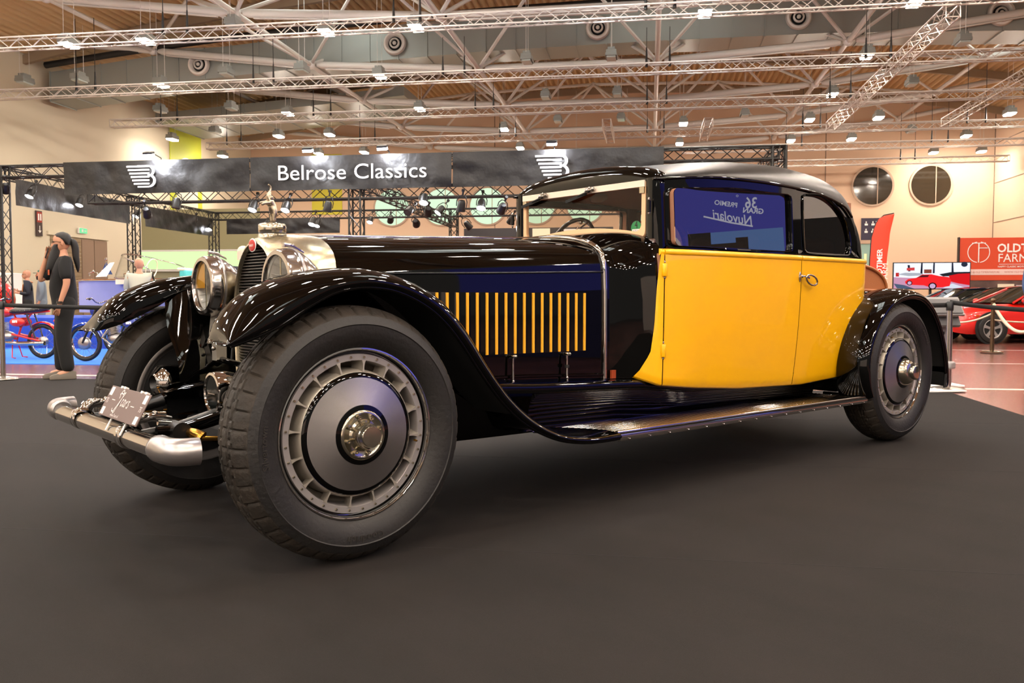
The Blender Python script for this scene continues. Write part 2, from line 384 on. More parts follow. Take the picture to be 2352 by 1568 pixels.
# ------------------------------------------------------------------ sheet-metal air ducts with jet nozzles
duct_m = mat('duct_sheet', '#9aa09c', .42, .55); insul = mat('black_pipe', '#12100e', .6)
def duct(v, us_, zs, w_, h_, label):
    secs = []
    for u, z in zip(us_, zs): secs.append([H(u, v, z), H(u, v, z+h_), H(u, v+w_, z+h_), H(u, v+w_, z)])
    d = MB().loft(secs, cu=True, caps=True).build('air_duct', duct_m); tag(d, label, 'duct')
    k = 0; u = us_[0]
    while u < us_[-1]:
        z = interp(us_, zs, u); f = MB()
        hbox(u-.02, u+.02, v-.035, v+.0, z-.03, z+h_+.03, mb=f); hbox(u-.02, u+.02, v-.03, v+w_, z-.035, z, mb=f); f.build('duct_flange', duct_m, d); u += 1.1
    return d
du = [LW+.5, -18, -12, -6, 0, 6, 12, RW]; dz = [8.8, 9.35, 9.75, 10.0, 10.1, 10.1, 9.9, 9.6]
d1 = duct(31.8, du, dz, 1.6, 1.15, 'long grey sheet metal air duct curving under the roof, with jet nozzles')
for k, u in enumerate((-17.2, -9.4, -1.9, 5.0, 11.5)):
    z = interp(du, dz, u) + .55; o = H(u, 31.8, z); g = MB()
    g.lathe([(.40, .0), (.44, .1), (.40, .2), (.33, .22), (.27, .12), (.25, .02)], o, -UV_V, 28)
    noz = g.build('nozzle', mat('nozzle_white', '#D9D4CC', .4), d1)
    MB().lathe([(.19, .10), (.19, .16), (.14, .2), (.13, .12)], o, -UV_V, 24).build('nozzle_ring', MATS['nozzle_white'], noz)
    MB().lathe([(0, .05), (.26, .05)], o, -UV_V, 24).build('nozzle_dark', darkm, noz)
    MB().ball(o - UV_V*.16, .075, 10).build('nozzle_core', MATS['nozzle_white'], noz)
p = [H(u, 31.55, interp(du, dz, u) + 1.35) for u in du]
tag(MB().tube(smooth(p, 40), .13, 8).build('insulated_pipe', insul), 'black insulated pipe running along the top of the grey air duct', 'pipe')
d2 = duct(38.5, [LW+1, -16, -11], [9.3, 9.75, 10.1], 4.5, .4, 'broad flat duct tray above the pale wall with lime panel')
# ------------------------------------------------------------------ aluminium lighting trusses
def hanger(q, p, L):
    q.cyl(p + V3(0,0,.1), p + V3(0,0,L), .012, n=4); q.cyl(p + V3(0,0,-.1), p + V3(.0,0,.5), .045, .02, n=6)
rows = [(22.0, -26.5 + 4, 18, 'nearest the top of the picture'), (27.4, LW+.4, 18, 'second from the car side'), (32.6, -21.5, 18, 'third from the car side, in front of the air duct'),
        (38.1, -20.3, 18, 'fourth from the car side'), (42.6, 1.5, 17.8, 'short, ending above the round windows'), (47.6, 4, 17.8, 'lowest, just before the back wall')]
names = ['long silver lattice lighting truss %s' % r[3] for r in rows]
names[0] = 'long silver lattice lighting truss, the topmost and nearest of those across the hall'
for (v, u0, u1, _), nm in zip(rows, names):
    q = box_truss(MB(), H(u0, v, 8.0), H(u1, v, 8.0), .29, .29, .36, .024, .011)
    o = q.build('lighting_truss', truss_alu, ang=50, weld=False); tag(o, nm, 'truss', 'lighting trusses under the hall roof')
    for k in range(-3, 3):
        for s in (-.35, .35):
            u = .2 + BU*k + s
            if u0 < u < u1:
                c = MB(); hanger(c, H(u, v, 8.15), zc(k) - 8.2); c.build('hoist_chain', blackm, o)
for (u, v0, v1, nm) in ((7.0, 22.2, 36.3, 'silver lattice truss running away from the lens above the car roof'), (11.25, 26, 36.2, 'silver lattice truss running away, high above the sports cars'),
                        (-1.7, 34.2, 37.8, 'short silver lattice truss hanging above the windscreen'), (2.2, 34.6, 38.0, 'short silver lattice truss hanging above the rear side of the roof')):
    o = box_truss(MB(), H(u, v0, 7.75), H(u, v1, 7.75), .32, .30, .36, .022, .011).build('cross_truss', truss_alu, ang=50, weld=False)
    tag(o, nm, 'truss', 'lighting trusses under the hall roof')
# ------------------------------------------------------------------ hall floodlights, lit and unlit, on their grid
US = [-22.7, -20.5, -17.3, -14.8, -12.0, -9.2, -6.55, -4.1, -1.3, 1.4, 4.0, 6.7, 9.5, 12.2, 14.65, 17.0]
VS = [24.2, 29.2, 34.5, 39.2, 44.2, 49.0]
lit = {(2,0),(3,0),(5,0),(6,0),(9,0),(11,0),(11,1),(2,1),(5,1),(11,2),(5,2),(9,3),(11,3),(12,3),(6,3),(3,3),(2,3),(0,3),(11,4),(12,4),(14,4),(14,3),(6,4),(3,4),(2,4),(0,4),(9,4),(14,5),(15,5),(3,2),(14,2)}
unlit = {(4,0),(7,1),(8,1),(12,1),(1,1),(3,1),(4,1),(0,1),(2,2),(7,2),(8,2),(12,2),(1,2),(8,3),(7,3),(1,3),(10,3),(8,5),(7,5),(13,4)}
warm = emi('warm_lamp_lens', '#FFEEDD', LAMP_W); cool = emi('cool_lamp_lens', '#F4FAFF', LAMP_W*.8); off = mat('unlit_lens', '#b9c4c0', .2)
lampbody = mat('lamp_housing', '#8f938f', .45, .3)
mb = MB().box((0,0,.10), (.62,.34,.14)).box((0,0,.22), (.40,.24,.12)).box((-.31,0,.02), (.02,.36,.10)).box((.31,0,.02), (.02,.36,.10)).box((0,.18,.02), (.62,.02,.10)).box((0,-.18,.02), (.62,.02,.10))
body_t = mb.build('housing', lampbody, bev=.015)
lens_m = MB().box((0,0,-.035), (.54,.30,.09))
lens_w = lens_m.build('lens', warm); lens_c = lens_m.build('lens', cool); lens_o = lens_m.build('lens', off)
wire_t = MB().cyl((-.25,0,.2), (-.25,0,3.2), .008, n=4).cyl((.25,0,.2), (.25,0,3.2), .008, n=4).build('suspension_wire', steel_white)
ordn = ['first', 'second', 'third', 'fourth', 'fifth', 'sixth', 'seventh', 'eighth', 'ninth', 'tenth', 'eleventh', 'twelfth']
rown = ['topmost row', 'second row down', 'third row down', 'fourth row down', 'fifth row down', 'lowest row before the back wall']
def lamp(u, v, lens, label, grp, z=8.62):
    o = thing('hall_floodlight', label, 'lamp', H(u, v, z), HROT + PI/2, grp)
    for t in (body_t, lens): clone(t, o)
    c = clone(wire_t, o); c.scale.z = (12.45 + arch(u) - z) / 3.2
    return o
for vi, v in enumerate(VS):
    for st, S, g in (('lit warm', lit, 'lit floodlights under the hall roof'), ('unlit grey', unlit, 'unlit floodlights under the hall roof')):
        cols = sorted(c for c, r in S if r == vi)
        for i, c in enumerate(cols):
            cl = st == 'lit warm' and (c, vi) in ((9, 0), (1, 2))
            lamp(US[c], v, (lens_c if cl else lens_w) if st == 'lit warm' else lens_o,
                 '%s floodlight, %s from the left-hand wall in the %s' % ('lit cool white' if cl else st, ordn[i], rown[vi]), g, 8.62 if st == 'lit warm' else 8.9)
for v in (19.2, 14.2, 9.2, 4.2, -.8, -5.8, -10.8, -15.8, -20.8):
    for ci, c in enumerate((0, 2, 3, 5, 6, 8, 9, 11, 12, 14)): lamp(US[c], v, lens_c if (c * 7 + int(v)) % 5 == 0 else lens_w, 'lit floodlight above or behind the photographer, %s in the %s row from the car' % (ordn[ci], ordn[int((19.2 - v) / 5 + .5)]), 'floodlights outside the picture')
for t in (body_t, lens_w, lens_c, lens_o, wire_t): bpy.data.objects.remove(t)
# ------------------------------------------------------------------ left-hand end: gate recess, door, signs
gate = mat('roller_gate', '#8d7a5e', .7); dark_in = mat('recess_dark', '#8c7663', .9)
# ================================================================== THE CAR (front towards -x, its left side towards -y)
YC = .88
car = thing('vintage_car', 'black and yellow vintage limousine with chrome headlamps on the grey carpet', 'car')
# ------------------------------------------------------------------ wheels
R_T = .486
def build_wheel():
    root = part('wheel', car)
    pr = [(.312,.012),(.326,.0),(.334,-.010),(.350,-.021),(.372,-.030),(.392,-.035),(.412,-.036),(.416,-.039),(.421,-.036),(.436,-.030),(.447,-.024),(.452,-.020),(.456,-.014),(.463,-.006),(.4695,.004),(.475,.014),(.4785,.022),(.4805,.027),(.482,.031),(.4835,.037),(.4845,.046),(.4848,.054),(.4853,.060),(.4857,.066),(.486,.074),(.486,.082),(.486,.09)]
    pr = pr + [(r, .18 - y) for r, y in pr[-2::-1]]
    NS, PT = 44, 9; NA = NS * PT; secs = []
    for i in range(NA):
        a = 2*PI*i/NA; c = i % PT; q = []
        for (r, y) in pr:
            d = abs(y - .09); side = 1 if y < .09 else -1; r2 = r
            if r > .45 and d > .058:                       # shoulder lugs
                if c in (0,): r2 -= .008 if r > .462 else .005
                elif c == 1: r2 -= .0015
            zz = .052 + .006 * (1 if (i // (PT//2 + 1)) % 2 else -1)
            if r > .475:
                if abs(d - zz) < .0036: r2 -= .008
                elif d < zz - .004:
                    ph = (i + (PT//2 if int((d) / .022) % 2 else 0)) % PT
                    if ph == 0: r2 -= .006
                    if abs(d - .022) < .004 or d < .003 and ph < 2: r2 -= .005
            q.append((math.cos(a) * r2, y, math.sin(a) * r2))
        secs.append(q)
    t = MB().loft(secs, cv=True); 
    mf = []
    n = len(pr)
    for i in range(NA):
        for j in range(n - 1): mf.append(1 if 10 <= j <= n - 12 else 0)
    t.m = mf
    tyre = t.build('tyre', [rubber, rubber_tread], root, ang=32)
    # raised sidewall lettering, outer face
    def arc_text(s, size, rad, ang, depth=.0016):
        mb = text_mb(s, size, .0008, 'CENTER', 2); out = []
        for x, y, z in mb.v:
            rr = rad + z; a = math.radians(ang) - x / rad
            out.append((math.cos(a) * rr, -.0362 - (depth if y < 0 else 0), math.sin(a) * rr))
        mb.v = out; return mb
    lt = mat('sidewall_letter', '#2a2622', .45)
    arc_text('Goodrich', .040, .380, -82).build('sidewall_lettering', lt, root, weld=False)
    arc_text('Silvertown', .036, .382, -172).build('sidewall_lettering', lt, root, weld=False)
    arc_text('36 x 6', .016, .392, 45).build('sidewall_lettering', lt, root, weld=False)
    # rim
    yo = 0.0
    MB().lathe([(.326,.016),(.3285,.004),(.3265,-.005),(.322,-.006),(.3175,.0),(.316,.012),(.312,.03),(.306,.032)], ax=(0,1,0), n=72).build('chrome_rim_edge', chrome, root)
    MB().lathe([(.308,.034),(.305,.030),(.303,.018)], ax=(0,1,0), n=72).build('rim_gap', blackm, root)
    ring = MB().lathe([(.304,.020),(.302,.012),(.279,.012),(.276,.016),(.274,.05),(.270,.09)], ax=(0,1,0), n=72).build('bolt_ring', satin, root)
    bolt = MB().lathe([(0,-.004),(.0035,-.004),(.0055,0),(.0055,.004)], ax=(0,1,0), n=8).build('rim_bolt', nickel, root)
    for k in range(1, 32):
        a = 2*PI*k/32; clone(bolt, root, (math.cos(a)*.291, .010, math.sin(a)*.291))
    bolt.location = (.291, .010, 0)
    MB().lathe([(.276,.09),(.262,.10),(.250,.115)], ax=(0,1,0), n=48).build('barrel', alu_dull, root)
    MB().lathe([(.249,.125),(.243,.03),(.238,.010),(.233,.006)], ax=(0,1,0), n=64).build('inner_barrel', alu_dull, root)
    MB().lathe([(.285,.155),(.10,.155)], ax=(0,1,0), n=40).build('back_plate', darkm, root)
    MB().lathe([(.320,.160),(.3285,.172),(.3265,.184),(.318,.186),(.308,.180),(.300,.160),(.285,.150)], ax=(0,1,0), n=72).build('inner_rim', satin, root)
    MB().lathe([(.285,.150),(.278,.10),(.276,.04)], ax=(0,1,0), n=48).build('inner_barrel', alu_dull, root)
    # sixteen flared fan spokes
    sp = MB(); secs = []
    for i in range(7):
        t_ = i / 6; r = .236 + .044 * t_; wd = .0035 + .014 * (abs(t_ - .0) ** 3) + .006 * ((1 - t_) ** 3)
        y0 = .006 + .004 * t_; y1 = .07
        secs.append([(r, y0, -wd/2), (r, y0, wd/2), (r, y1, wd*.9 + .012), (r, y1, -wd*.3 + .012)])
    sp.loft(secs, cu=True, caps=True); spo = sp.build('spoke', alu_dull, root, ang=50)
    for k in range(1, 16): clone(spo, root, None, (0, 2*PI*k/16, 0))
    # disc with black rings
    MB().lathe([(.233,.006),(.229,.000),(.214,-.003)], ax=(0,1,0), n=72).build('black_ring', black, root)
    MB().lathe([(.214,-.003),(.19,-.009),(.15,-.020),(.113,-.031)], ax=(0,1,0), n=96).build('wheel_disc', turned('turned_aluminium', '#A39E9C'), root)
    MB().lathe([(.113,-.031),(.094,-.036)], ax=(0,1,0), n=64).build('black_ring', black, root)
    hub = MB().lathe([(.094,-.036),(.091,-.040),(.084,-.041),(.078,-.036),(.060,-.036),(.054,-.044),(.050,-.050),(.049,-.072),(.046,-.080),(.043,-.084),(.041,-.096),(.038,-.100),(0,-.101)], ax=(0,1,0), n=48).build('hub_cap', nickel, root)
    nut = MB().lathe([(.0085,0),(.0085,-.012),(.0070,-.015),(.004,-.015),(.004,-.010),(0,-.010)], ax=(0,1,0), n=12).build('lug_nut', nickel, root)
    for k in range(1, 8):
        a = 2*PI*(k+.5)/8; clone(nut, root, (math.cos(a)*.069, -.034, math.sin(a)*.069))
    nut.location = (math.cos(PI/8)*.069, -.034, math.sin(PI/8)*.069)
    MB().tube([(.262,.01,-.02),(.268,-.004,-.022)], .004, 6).build('valve', gold, root)
    return root
wh = build_wheel(); wh.location = (0, 0, R_T); wh.rotation_euler = (0, .12, 0)
w2 = copy_tree(wh, car); w2.location = (4.3, 0, R_T); w2.rotation_euler = (0, -2.1, 0)
for X in (0, 4.3):
    w3 = copy_tree(wh, car); w3.location = (X, 2*YC, R_T); w3.rotation_euler = (0, .4 + X, PI)
# rear wheels carry a deeper domed hub
for wq in (w2,):
    for ch in list(wq.children):
        if ch.name.startswith('lug_nut'): bpy.data.objects.remove(ch)
        elif ch.name.startswith('hub_cap'): bpy.data.objects.remove(ch)
    MB().lathe([(.094,-.036),(.090,-.055),(.082,-.068),(.072,-.080),(.060,-.086),(.052,-.088),(.050,-.112),(.047,-.118),(.044,-.120),(0,-.121)], ax=(0,1,0), n=48).build('hub_cap', nickel, wq)
# ------------------------------------------------------------------ fenders
FE = [(-.53,.838,-.505,.852),(-.50,.838,-.50,.880),(-.43,.860,-.467,.926),(-.346,.893,-.405,.992),(-.284,.927,-.34,1.032),(-.219,.966,-.26,1.066),(-.154,1.000,-.18,1.090),(-.085,1.026,-.08,1.106),
      (.009,1.040,.03,1.113),(.105,1.036,.13,1.102),(.179,1.020,.215,1.083),(.256,.990,.305,1.050),(.337,.944,.385,1.006),(.413,.880,.455,.947),(.484,.80,.53,.864),(.554,.710,.60,.765),(.628,.620,.672,.672),
      (.704,.540,.750,.586),(.81,.455,.855,.498),(.93,.392,.97,.428),(1.06,.348,1.09,.382),(1.226,.324,1.24,.362),(1.42,.322,1.42,.362)]
def fender(name, rows, inner, yo=-.03, drop=lambda i: 0):
    """rows: edge (x,z) and crown (x,z); inner(i) gives the y where the fender meets the body"""
    secs = []
    for i, (ex, ez, kx, kz) in enumerate(rows):
        E = Vector((ex, 0, ez)); K = Vector((kx, 0, kz)); d = K - E; yi = inner(i)
        q = [E + V3(0, yo+.012, 0) + d*-.02 , E + V3(0, yo, 0), E + d*.18 + V3(0, yo-.010, 0), E + d*.42 + V3(0, yo-.008, 0), E + d*.68 + V3(0, yo+.012, 0), E + d*.88 + V3(0, yo+.045, 0),
             K + V3(0, yo+.09, 0), K + d*.04 + V3(0, (yo+.09)*.55 + (yi-.05)*.45, 0), K + d*.0 + V3(0, yi-.05, 0), K - d*.16 + V3(0, yi-.018, 0), K - d*(.26 + .30*drop(i)) + V3(0, yi-.003, 0), K - d*(.34 + .62*drop(i)) + V3(0, yi, 0)]
        secs.append(q)
    n = len(secs); res = []
    for j in range(len(secs[0])):
        res.append(smooth([s[j] for s in secs], n*3))
    secs2 = [[res[j][i] for j in range(len(res))] for i in range(n*3)]
    secs3 = [smooth(s, 22) for s in secs2]
    return secs3
def skew(secs):
    for i, q in enumerate(secs):
        f = max(0, (i - 57) / 11)
        for p in q: p.x -= f * max(0, p.y + .02) * .65
    return secs
def fin(i): return interp([0, 2, 6, 12, 16, 18, 20, 22], [.13, .23, .29, .31, .33, .36, .38, .38], i)
s = fender('f', FE, fin, drop=lambda i: interp([0, 5, 8, 22], [1, 1, .2, 0], i)); skew(s); mb = MB().loft(s)
cen = sum(s[0], Vector()) / len(s[0]); t1 = [p.lerp(cen, .35) + V3(-.010, 0, 0) for p in s[0]]; t2 = [p.lerp(cen, .8) + V3(-.014, 0, 0) for p in s[0]]; mb.loft([s[0], t1, t2]); mb.poly(t2)
def both(mb, name, m, parent=None, lab=None, **k):
    a = mb.build(name, m, parent or car, **k); b = mb.mirrored(YC).build(name, m, parent or car, **k); return a, b
ff = both(mb, 'front_fender', black, ang=60)
rimm = MB().tube([p[1] for p in s[3:]], .0075, 8)
for f_, q in zip(ff, (rimm, rimm.mirrored(YC))): q.build('fender_bead', black, f_)
# inner valance of the front fender down to the frame
va = []
for i, p in enumerate(s):
    top = p[-1]
    if -.23 <= top.x <= 1.15:
        t = (top.x + .23) / 1.38
        bot = Vector((max(top.x, -.20) * .9 - .03, .47 - .06*t, .60)); mid = top.lerp(bot, .35) + V3(-.015, .012, 0); mid2 = top.lerp(bot, .7) + V3(0, .025, 0)
        va.append(smooth([top, mid, mid2, bot], 8))
vm = MB().loft(va); both(vm, 'fender_valance', black, ang=60)
# apron tongue that runs from the front fender under the running board
RE = [(3.88,.352),(3.845,.42),(3.827,.542),(3.845,.650),(3.892,.735),(3.961,.822),(4.071,.907),(4.186,.960),(4.31,.990),(4.433,.998),(4.56,.980),(4.672,.930),(4.767,.855),(4.858,.742),(4.923,.612),(4.960,.490),(4.975,.38),(4.955,.335)]
rows = []
for i, (x, z) in enumerate(RE):
    a = Vector(RE[max(0, i-1)]); b = Vector(RE[min(len(RE)-1, i+1)]); t = (b - a).normalized(); nn = Vector((-t.y, t.x))
    rows.append((x, z, x + nn.x*.065, z + nn.y*.065))
rows[-1] = (4.955,.335, 5.0,.345)
s2 = fender('r', rows, lambda i: interp([0, 3, 8, 12, 17], [.19, .18, .24, .36, .36], i))
mb = MB().loft(s2); rf = both(mb, 'rear_fender', black, ang=60)
rimm = MB().tube([p[1] for p in s2], .0075, 8)
for f_, q in zip(rf, (rimm, rimm.mirrored(YC))): q.build('fender_bead', black, f_)
# dark wheel-house linings inside both arches
for s_, y1, nm in ((s, .30, 'front'), (s2, .34, 'rear')):
    q = []
    for p in s_:
        if p[1].z > .45 and p[1].x > -.22: q.append([p[2] + V3(0,.012,0), (p[6] + (p[1]-p[6])*.25), Vector((p[6].x + (p[1].x-p[6].x)*.4, y1, p[6].z + (p[1].z-p[6].z)*.4))])
    both(MB().loft(q), 'arch_lining', mat('underseal', '#0c0b0a', .8))
flap = MB(); e = s2[-1]
flap.loft([[p + V3(-.01,0,.10) for p in e[2:]], [p + V3(-.012,.005,-.0) for p in e[2:]]]); both(flap, 'mud_flap', darkm)
# ------------------------------------------------------------------ frame and underside
fr = MB()
prof = [(-.30,.565,.50),(.0,.60,.50),(.6,.60,.44),(1.2,.59,.43),(3.2,.52,.43),(3.6,.60,.45),(4.5,.66,.45),(5.0,.52,.45)]
fr.loft([[(x, y, z), (x, y, z-.11), (x, y+.05, z-.11), (x, y+.05, z)] for x, z, y in prof], cu=True, caps=True); both(fr, 'frame_rail', black)
MB().box((2.1, YC, .40), (4.6, .80, .10)).box((1.3, YC, .33), (1.3, .55, .10)).box((4.3, YC, .42), (.3, 1.0, .2)).build('underbody', darkm, car, bev=.03)
# engine bay side apron between hood and running board: bulging splash panel
sp = []
for i in range(24):
    x = .62 + (3.62 - .62) * i / 23
    zt = interp([.62, 1.2, 1.95, 2.3, 3.7], [.605, .570, .545, .50, .46], x); yt = interp([.62, 1.1, 1.8, 2.2, 3.7], [.34, .31, .295, .26, .25], x)
    sp.append([(x, yt+.15, zt+.01), (x, yt+.03, zt+.008), (x, yt, zt), (x, yt-.008, zt-.02), (x, yt+.0, zt-.06), (x, yt+.02, zt-.11), (x, yt+.06, .365), (x, yt+.075, .325)])
both(MB().loft([smooth(q, 16) for q in sp]), 'splash_panel', black, ang=50)
# ------------------------------------------------------------------ running boards with ribs
rb = MB().prism([(1.43,-.01,.320),(3.84,-.01,.320),(3.84,.385,.320),(1.22,.385,.320)], (0,0,.017)); bs = both(rb, 'running_board', mat('board_base', '#2a2724', .4, .6), bev=.004)
rib = []
for k in range(13):
    y = .042 + k * .0272; rib.append(MB().loft([[(x, y + .0105*math.cos(a), .337 + .0055*math.sin(a)) for a in [PI*i/8 for i in range(9)]] for x in (1.44 - .026*k, 3.80)], caps=True))
edge = MB().tube([(1.42,-.005,.347),(3.80,-.005,.347),(3.86,.0,.345),(3.88,.03,.342),(3.88,.33,.340)], .011, 8)
edge2 = MB().loft([[(x, -.014, .338), (x, -.018, .325), (x, -.012, .306), (x, .01, .300)] for x in (1.42, 3.83)])
for i, b in enumerate(bs):
    for q in rib + [edge, edge2]:
        (q if i == 0 else q.mirrored(YC)).build('rib' if q in rib else 'edge_trim', chrome, b)
    st = MB().ball((0,0,0), .0055, 8); o = None
    for k in range(16):
        y = -.019 if i == 0 else 2*YC + .019
        if o is None: o = st.build('rivet', chrome, b, loc=(1.5, y, .312))
        else: clone(o, b, (1.5 + k*.152, y, .312))
# ------------------------------------------------------------------ hood, cowl
def hood_sec(x, w, zs, zt, zb, n=28):
    H_ = [(-w, zb), (-w-.003, zb + (zs-zb)*.35), (-w-.002, zs - .16), (-w+.003, zs - .06), (-w+.008, zs-.012), (-w+.016, zs+.004)]
    for k in range(1, 11):
        a = PI/2 * k / 10; H_.append((-(w-.016) * math.cos(a), zs + .004 + (zt-zs-.004) * (1 - (1 - math.sin(a)) ** 1.15)))
    return [Vector((x, YC + a, b)) for a, b in H_] + [Vector((x, YC - a, b)) for a, b in H_[-2::-1]]
def hw(x): return interp([.19, .6, 1.2, 1.74], [.362, .400, .446, .487], x)
xs_ = [.20, .4, .7, 1.0, 1.3, 1.55, 1.735]
hs = [hood_sec(x, hw(x), interp([.2, .8, 1.735], [1.13, 1.16, 1.195], x), interp([.2, 1.735], [1.283, 1.338], x), .565 if x > .5 else .60) for x in xs_]
hood = MB().loft(hs).build('hood', black, car, ang=28)
MB().tube([(.21, YC, 1.285), (1.73, YC, 1.341)], .009, 8).build('hinge_rod', chrome, hood)
for sgn in (1, -1):
    def S(x, z, off=.0): 
        y = YC - hw(x) - off
        return Vector((x, y if sgn > 0 else 2*YC - y, z))
    # seam lines
    MB().tube([S(.25,1.105,.004), S(1.0,1.120,.004), S(1.735,1.138,.004)], .0045, 6).build('panel_seam', blackm, hood)
    MB().tube([S(.6,.612,.006), S(1.2,.605,.006), S(1.735,.585,.006)], .008, 6).build('sill_bead', black, hood)
    # louvres: each a raised black blade with a yellow striped edge
    x0, x1 = .635, 1.592
    lv0 = None
    for k in range(18):
        x = x0 + (x1-x0)*k/17
        zt_, zb_ = 1.026, .72
        q = MB(); a = .034; h = .020
        q.loft([[S(x-a, z, .0), S(x-a*.45, z, h*.55), S(x-.001, z, h), S(x, z, h-.004), S(x, z, -.01)] for z in (zb_, zt_)], caps=True)
        lv = q.build('louvre', black, hood, ang=50)
        st = MB().loft([[S(x-.010, z, h-.004), S(x-.0085, z, h+.0025), S(x+.0015, z, h+.0035), S(x+.002, z, h-.006)] for z in (zb_+.002, zt_-.002)], cu=True, caps=True)
        st.build('yellow_edge', mat('yellow_stripe', '#EBA82A', .35), hood)
    for x in (1.115, 1.46):
        c = hood
        MB().tube([S(x, .70, .030), S(x, .60, .030), S(x, .56, .035)], .0065, 8).ball(S(x, .545, .035), .011).ball(S(x, .585, .032), .009).build('latch_rod', chrome, c)
        MB().tube([S(x-.002, .708, .005), S(x, .708, .034), S(x+.016, .708, .036)], .009, 8).build('latch_hook', chrome, c)
        if x > 1.2: MB().lathe([(.012, -.008), (.013, 0), (.012, .008)], S(x, .645, .030), n=12).build('rubber_band', rubber, c)
# chrome strip
cs = hood_sec(1.745, .490, 1.197, 1.340, .560)
strip = MB().tube([p + V3(0,0,.004) for p in cs], .0155, 8); strip.build('chrome_strip', chrome, car)
# cowl
def cowl_sec(x, w, zs, zt, zb, r): 
    H_ = [(-w, zb), (-w-.012, zb + (zs-zb)*.30), (-w-.010, zb + (zs-zb)*.65), (-w-.002, zs - .05), (-w+.006, zs-.008), (-w+.016, zs+.004)]
    for k in range(1, 11):
        a = PI/2 * k / 10; H_.append((-(w-.016) * math.cos(a) ** r, zs + .004 + (zt-zs-.004) * (1 - (1 - math.sin(a)) ** 1.15)))
    return [Vector((x, YC + a, b)) for a, b in H_] + [Vector((x, YC - a, b)) for a, b in H_[-2::-1]]
cw = [(1.752,.490,1.197,1.340,.56,1.0),(1.80,.498,1.198,1.346,.56,1.0),(1.86,.525,1.200,1.353,.56,1.0),(1.91,.565,1.205,1.362,.56,.95),(1.955,.606,1.215,1.372,.565,.92),(1.985,.638,1.23,1.378,.60,.88),(2.04,.645,1.245,1.385,.70,.85)]
MB().loft([cowl_sec(*c) for c in cw]).build('cowl', black, car, ang=28)
MB().box((1.795, YC-.508, .585), (.035, .012, .045)).build('maker_tag', mat('copper_tag', '#B5502c', .4, .5), car)
# ------------------------------------------------------------------ radiator
def rad_out(k=1.0, n=40):
    P = [(-.225,.60),(-.235,.70),(-.245,.85),(-.245,.95),(-.232,1.04),(-.205,1.12),(-.165,1.185),(-.115,1.232),(-.06,1.260),(0,1.270)]
    P = P + [(-a, b) for a, b in P[-2::-1]]
    return [Vector((0, YC + p.x*k, .93 + (p.y-.93)*k)) for p in smooth([(a, b, 0) for a, b in P], n)]
rx = -.005
shell_back = hood_sec(.205, .366, 1.13, 1.288, .60)
sb = smooth(shell_back, 40)
def radring(k, x): return [p + V3(x, 0, 0) for p in rad_out(k=k)]
secs = [radring(.90, rx+.03), radring(.905, rx-.004), radring(.93, rx-.012), radring(.965, rx-.008), radring(1.0, rx+.008), ]
mid = [a.lerp(b, .35) + V3(0,0,.0) for a, b in zip(radring(1.0, rx+.008), sb)]; mid2 = [a.lerp(b, .75) for a, b in zip(radring(1.0, rx+.008), sb)]
for q, x in ((mid, .06), (mid2, .13)):
    for p in q: p.x = x
for i, p in enumerate(mid):   # full cheeks
    b = sb[i]; p.y = p.y*.55 + b.y*.45; p.z = p.z*.6 + b.z*.4 + .004
for i, p in enumerate(mid2):
    b = sb[i]; p.y = p.y*.25 + b.y*.75; p.z = p.z*.3 + b.z*.7 + .002
rad = MB().loft(secs + [mid, mid2, sb]).build('radiator_shell', mat('german_silver', '#C9BFA4', .27, 1.), car, ang=50)
g = [p + V3(rx+.028, 0, 0) for p in rad_out(k=.91)]
MB().poly(g).build('radiator_core', darkm, rad)
def halfw(z):
    P = [(p.z, abs(p.y - YC)) for p in rad_out(k=.905)[:20]]; P.sort(); return interp([a for a, b in P], [b for a, b in P], z)
fin_m = mat('grille_fin', '#2a2420', .4, .6)
for k in range(45):
    z = .625 + k * .0136; hwz = halfw(z)
    if hwz > .03 and z < 1.225: MB().box((rx+.012, YC, z), (.016, hwz*2, .0042), R=Matrix.Rotation(.35, 3, 'Y')).build('grille_fin', fin_m, rad)
bz = 1.235
bd = rad
MB().ball((rx-.016, YC, bz), (.004, .040, .031), 24).build('badge_rim', mat('badge_white', '#E6E0D8', .3), bd)
MB().ball((rx-.0185, YC, bz), (.003, .035, .0265), 24).build('badge_field', mat('badge_red', '#B01414', .3), bd)
tx = text_mb('BUGATTI', .0150, .0003, 'CENTER', 2, wide=.62).xf(Matrix.Translation((rx-.0222, YC, bz-.006)) @ Matrix.Rotation(-PI/2, 4, 'Z')); tx.build('badge_lettering', MATS['badge_white'], bd, weld=False)
cap = MB().lathe([(.066,1.262),(.064,1.285),(.060,1.290),(.0605,1.292),(.060,1.296),(.062,1.300),(.062,1.330),(.056,1.336),(0,1.338)], (.075, YC, 0), n=40).build('filler_cap', nickel, rad)
MB().lathe([(.0612,1.291),(.0625,1.293),(.0612,1.295)], (.075, YC, 0), n=40).build('cap_seal', blackm, rad)
MB().tube([(.075, YC+.055, 1.318), (.075, YC+.095, 1.318)], [.022, .024], 10).build('cap_lug', nickel, rad)
MB().tube([(.075, YC-.055, 1.314), (.08, YC-.085, 1.316), (.085, YC-.100, 1.314)], [.014, .011, .008], 8).build('cap_lever', nickel, rad)
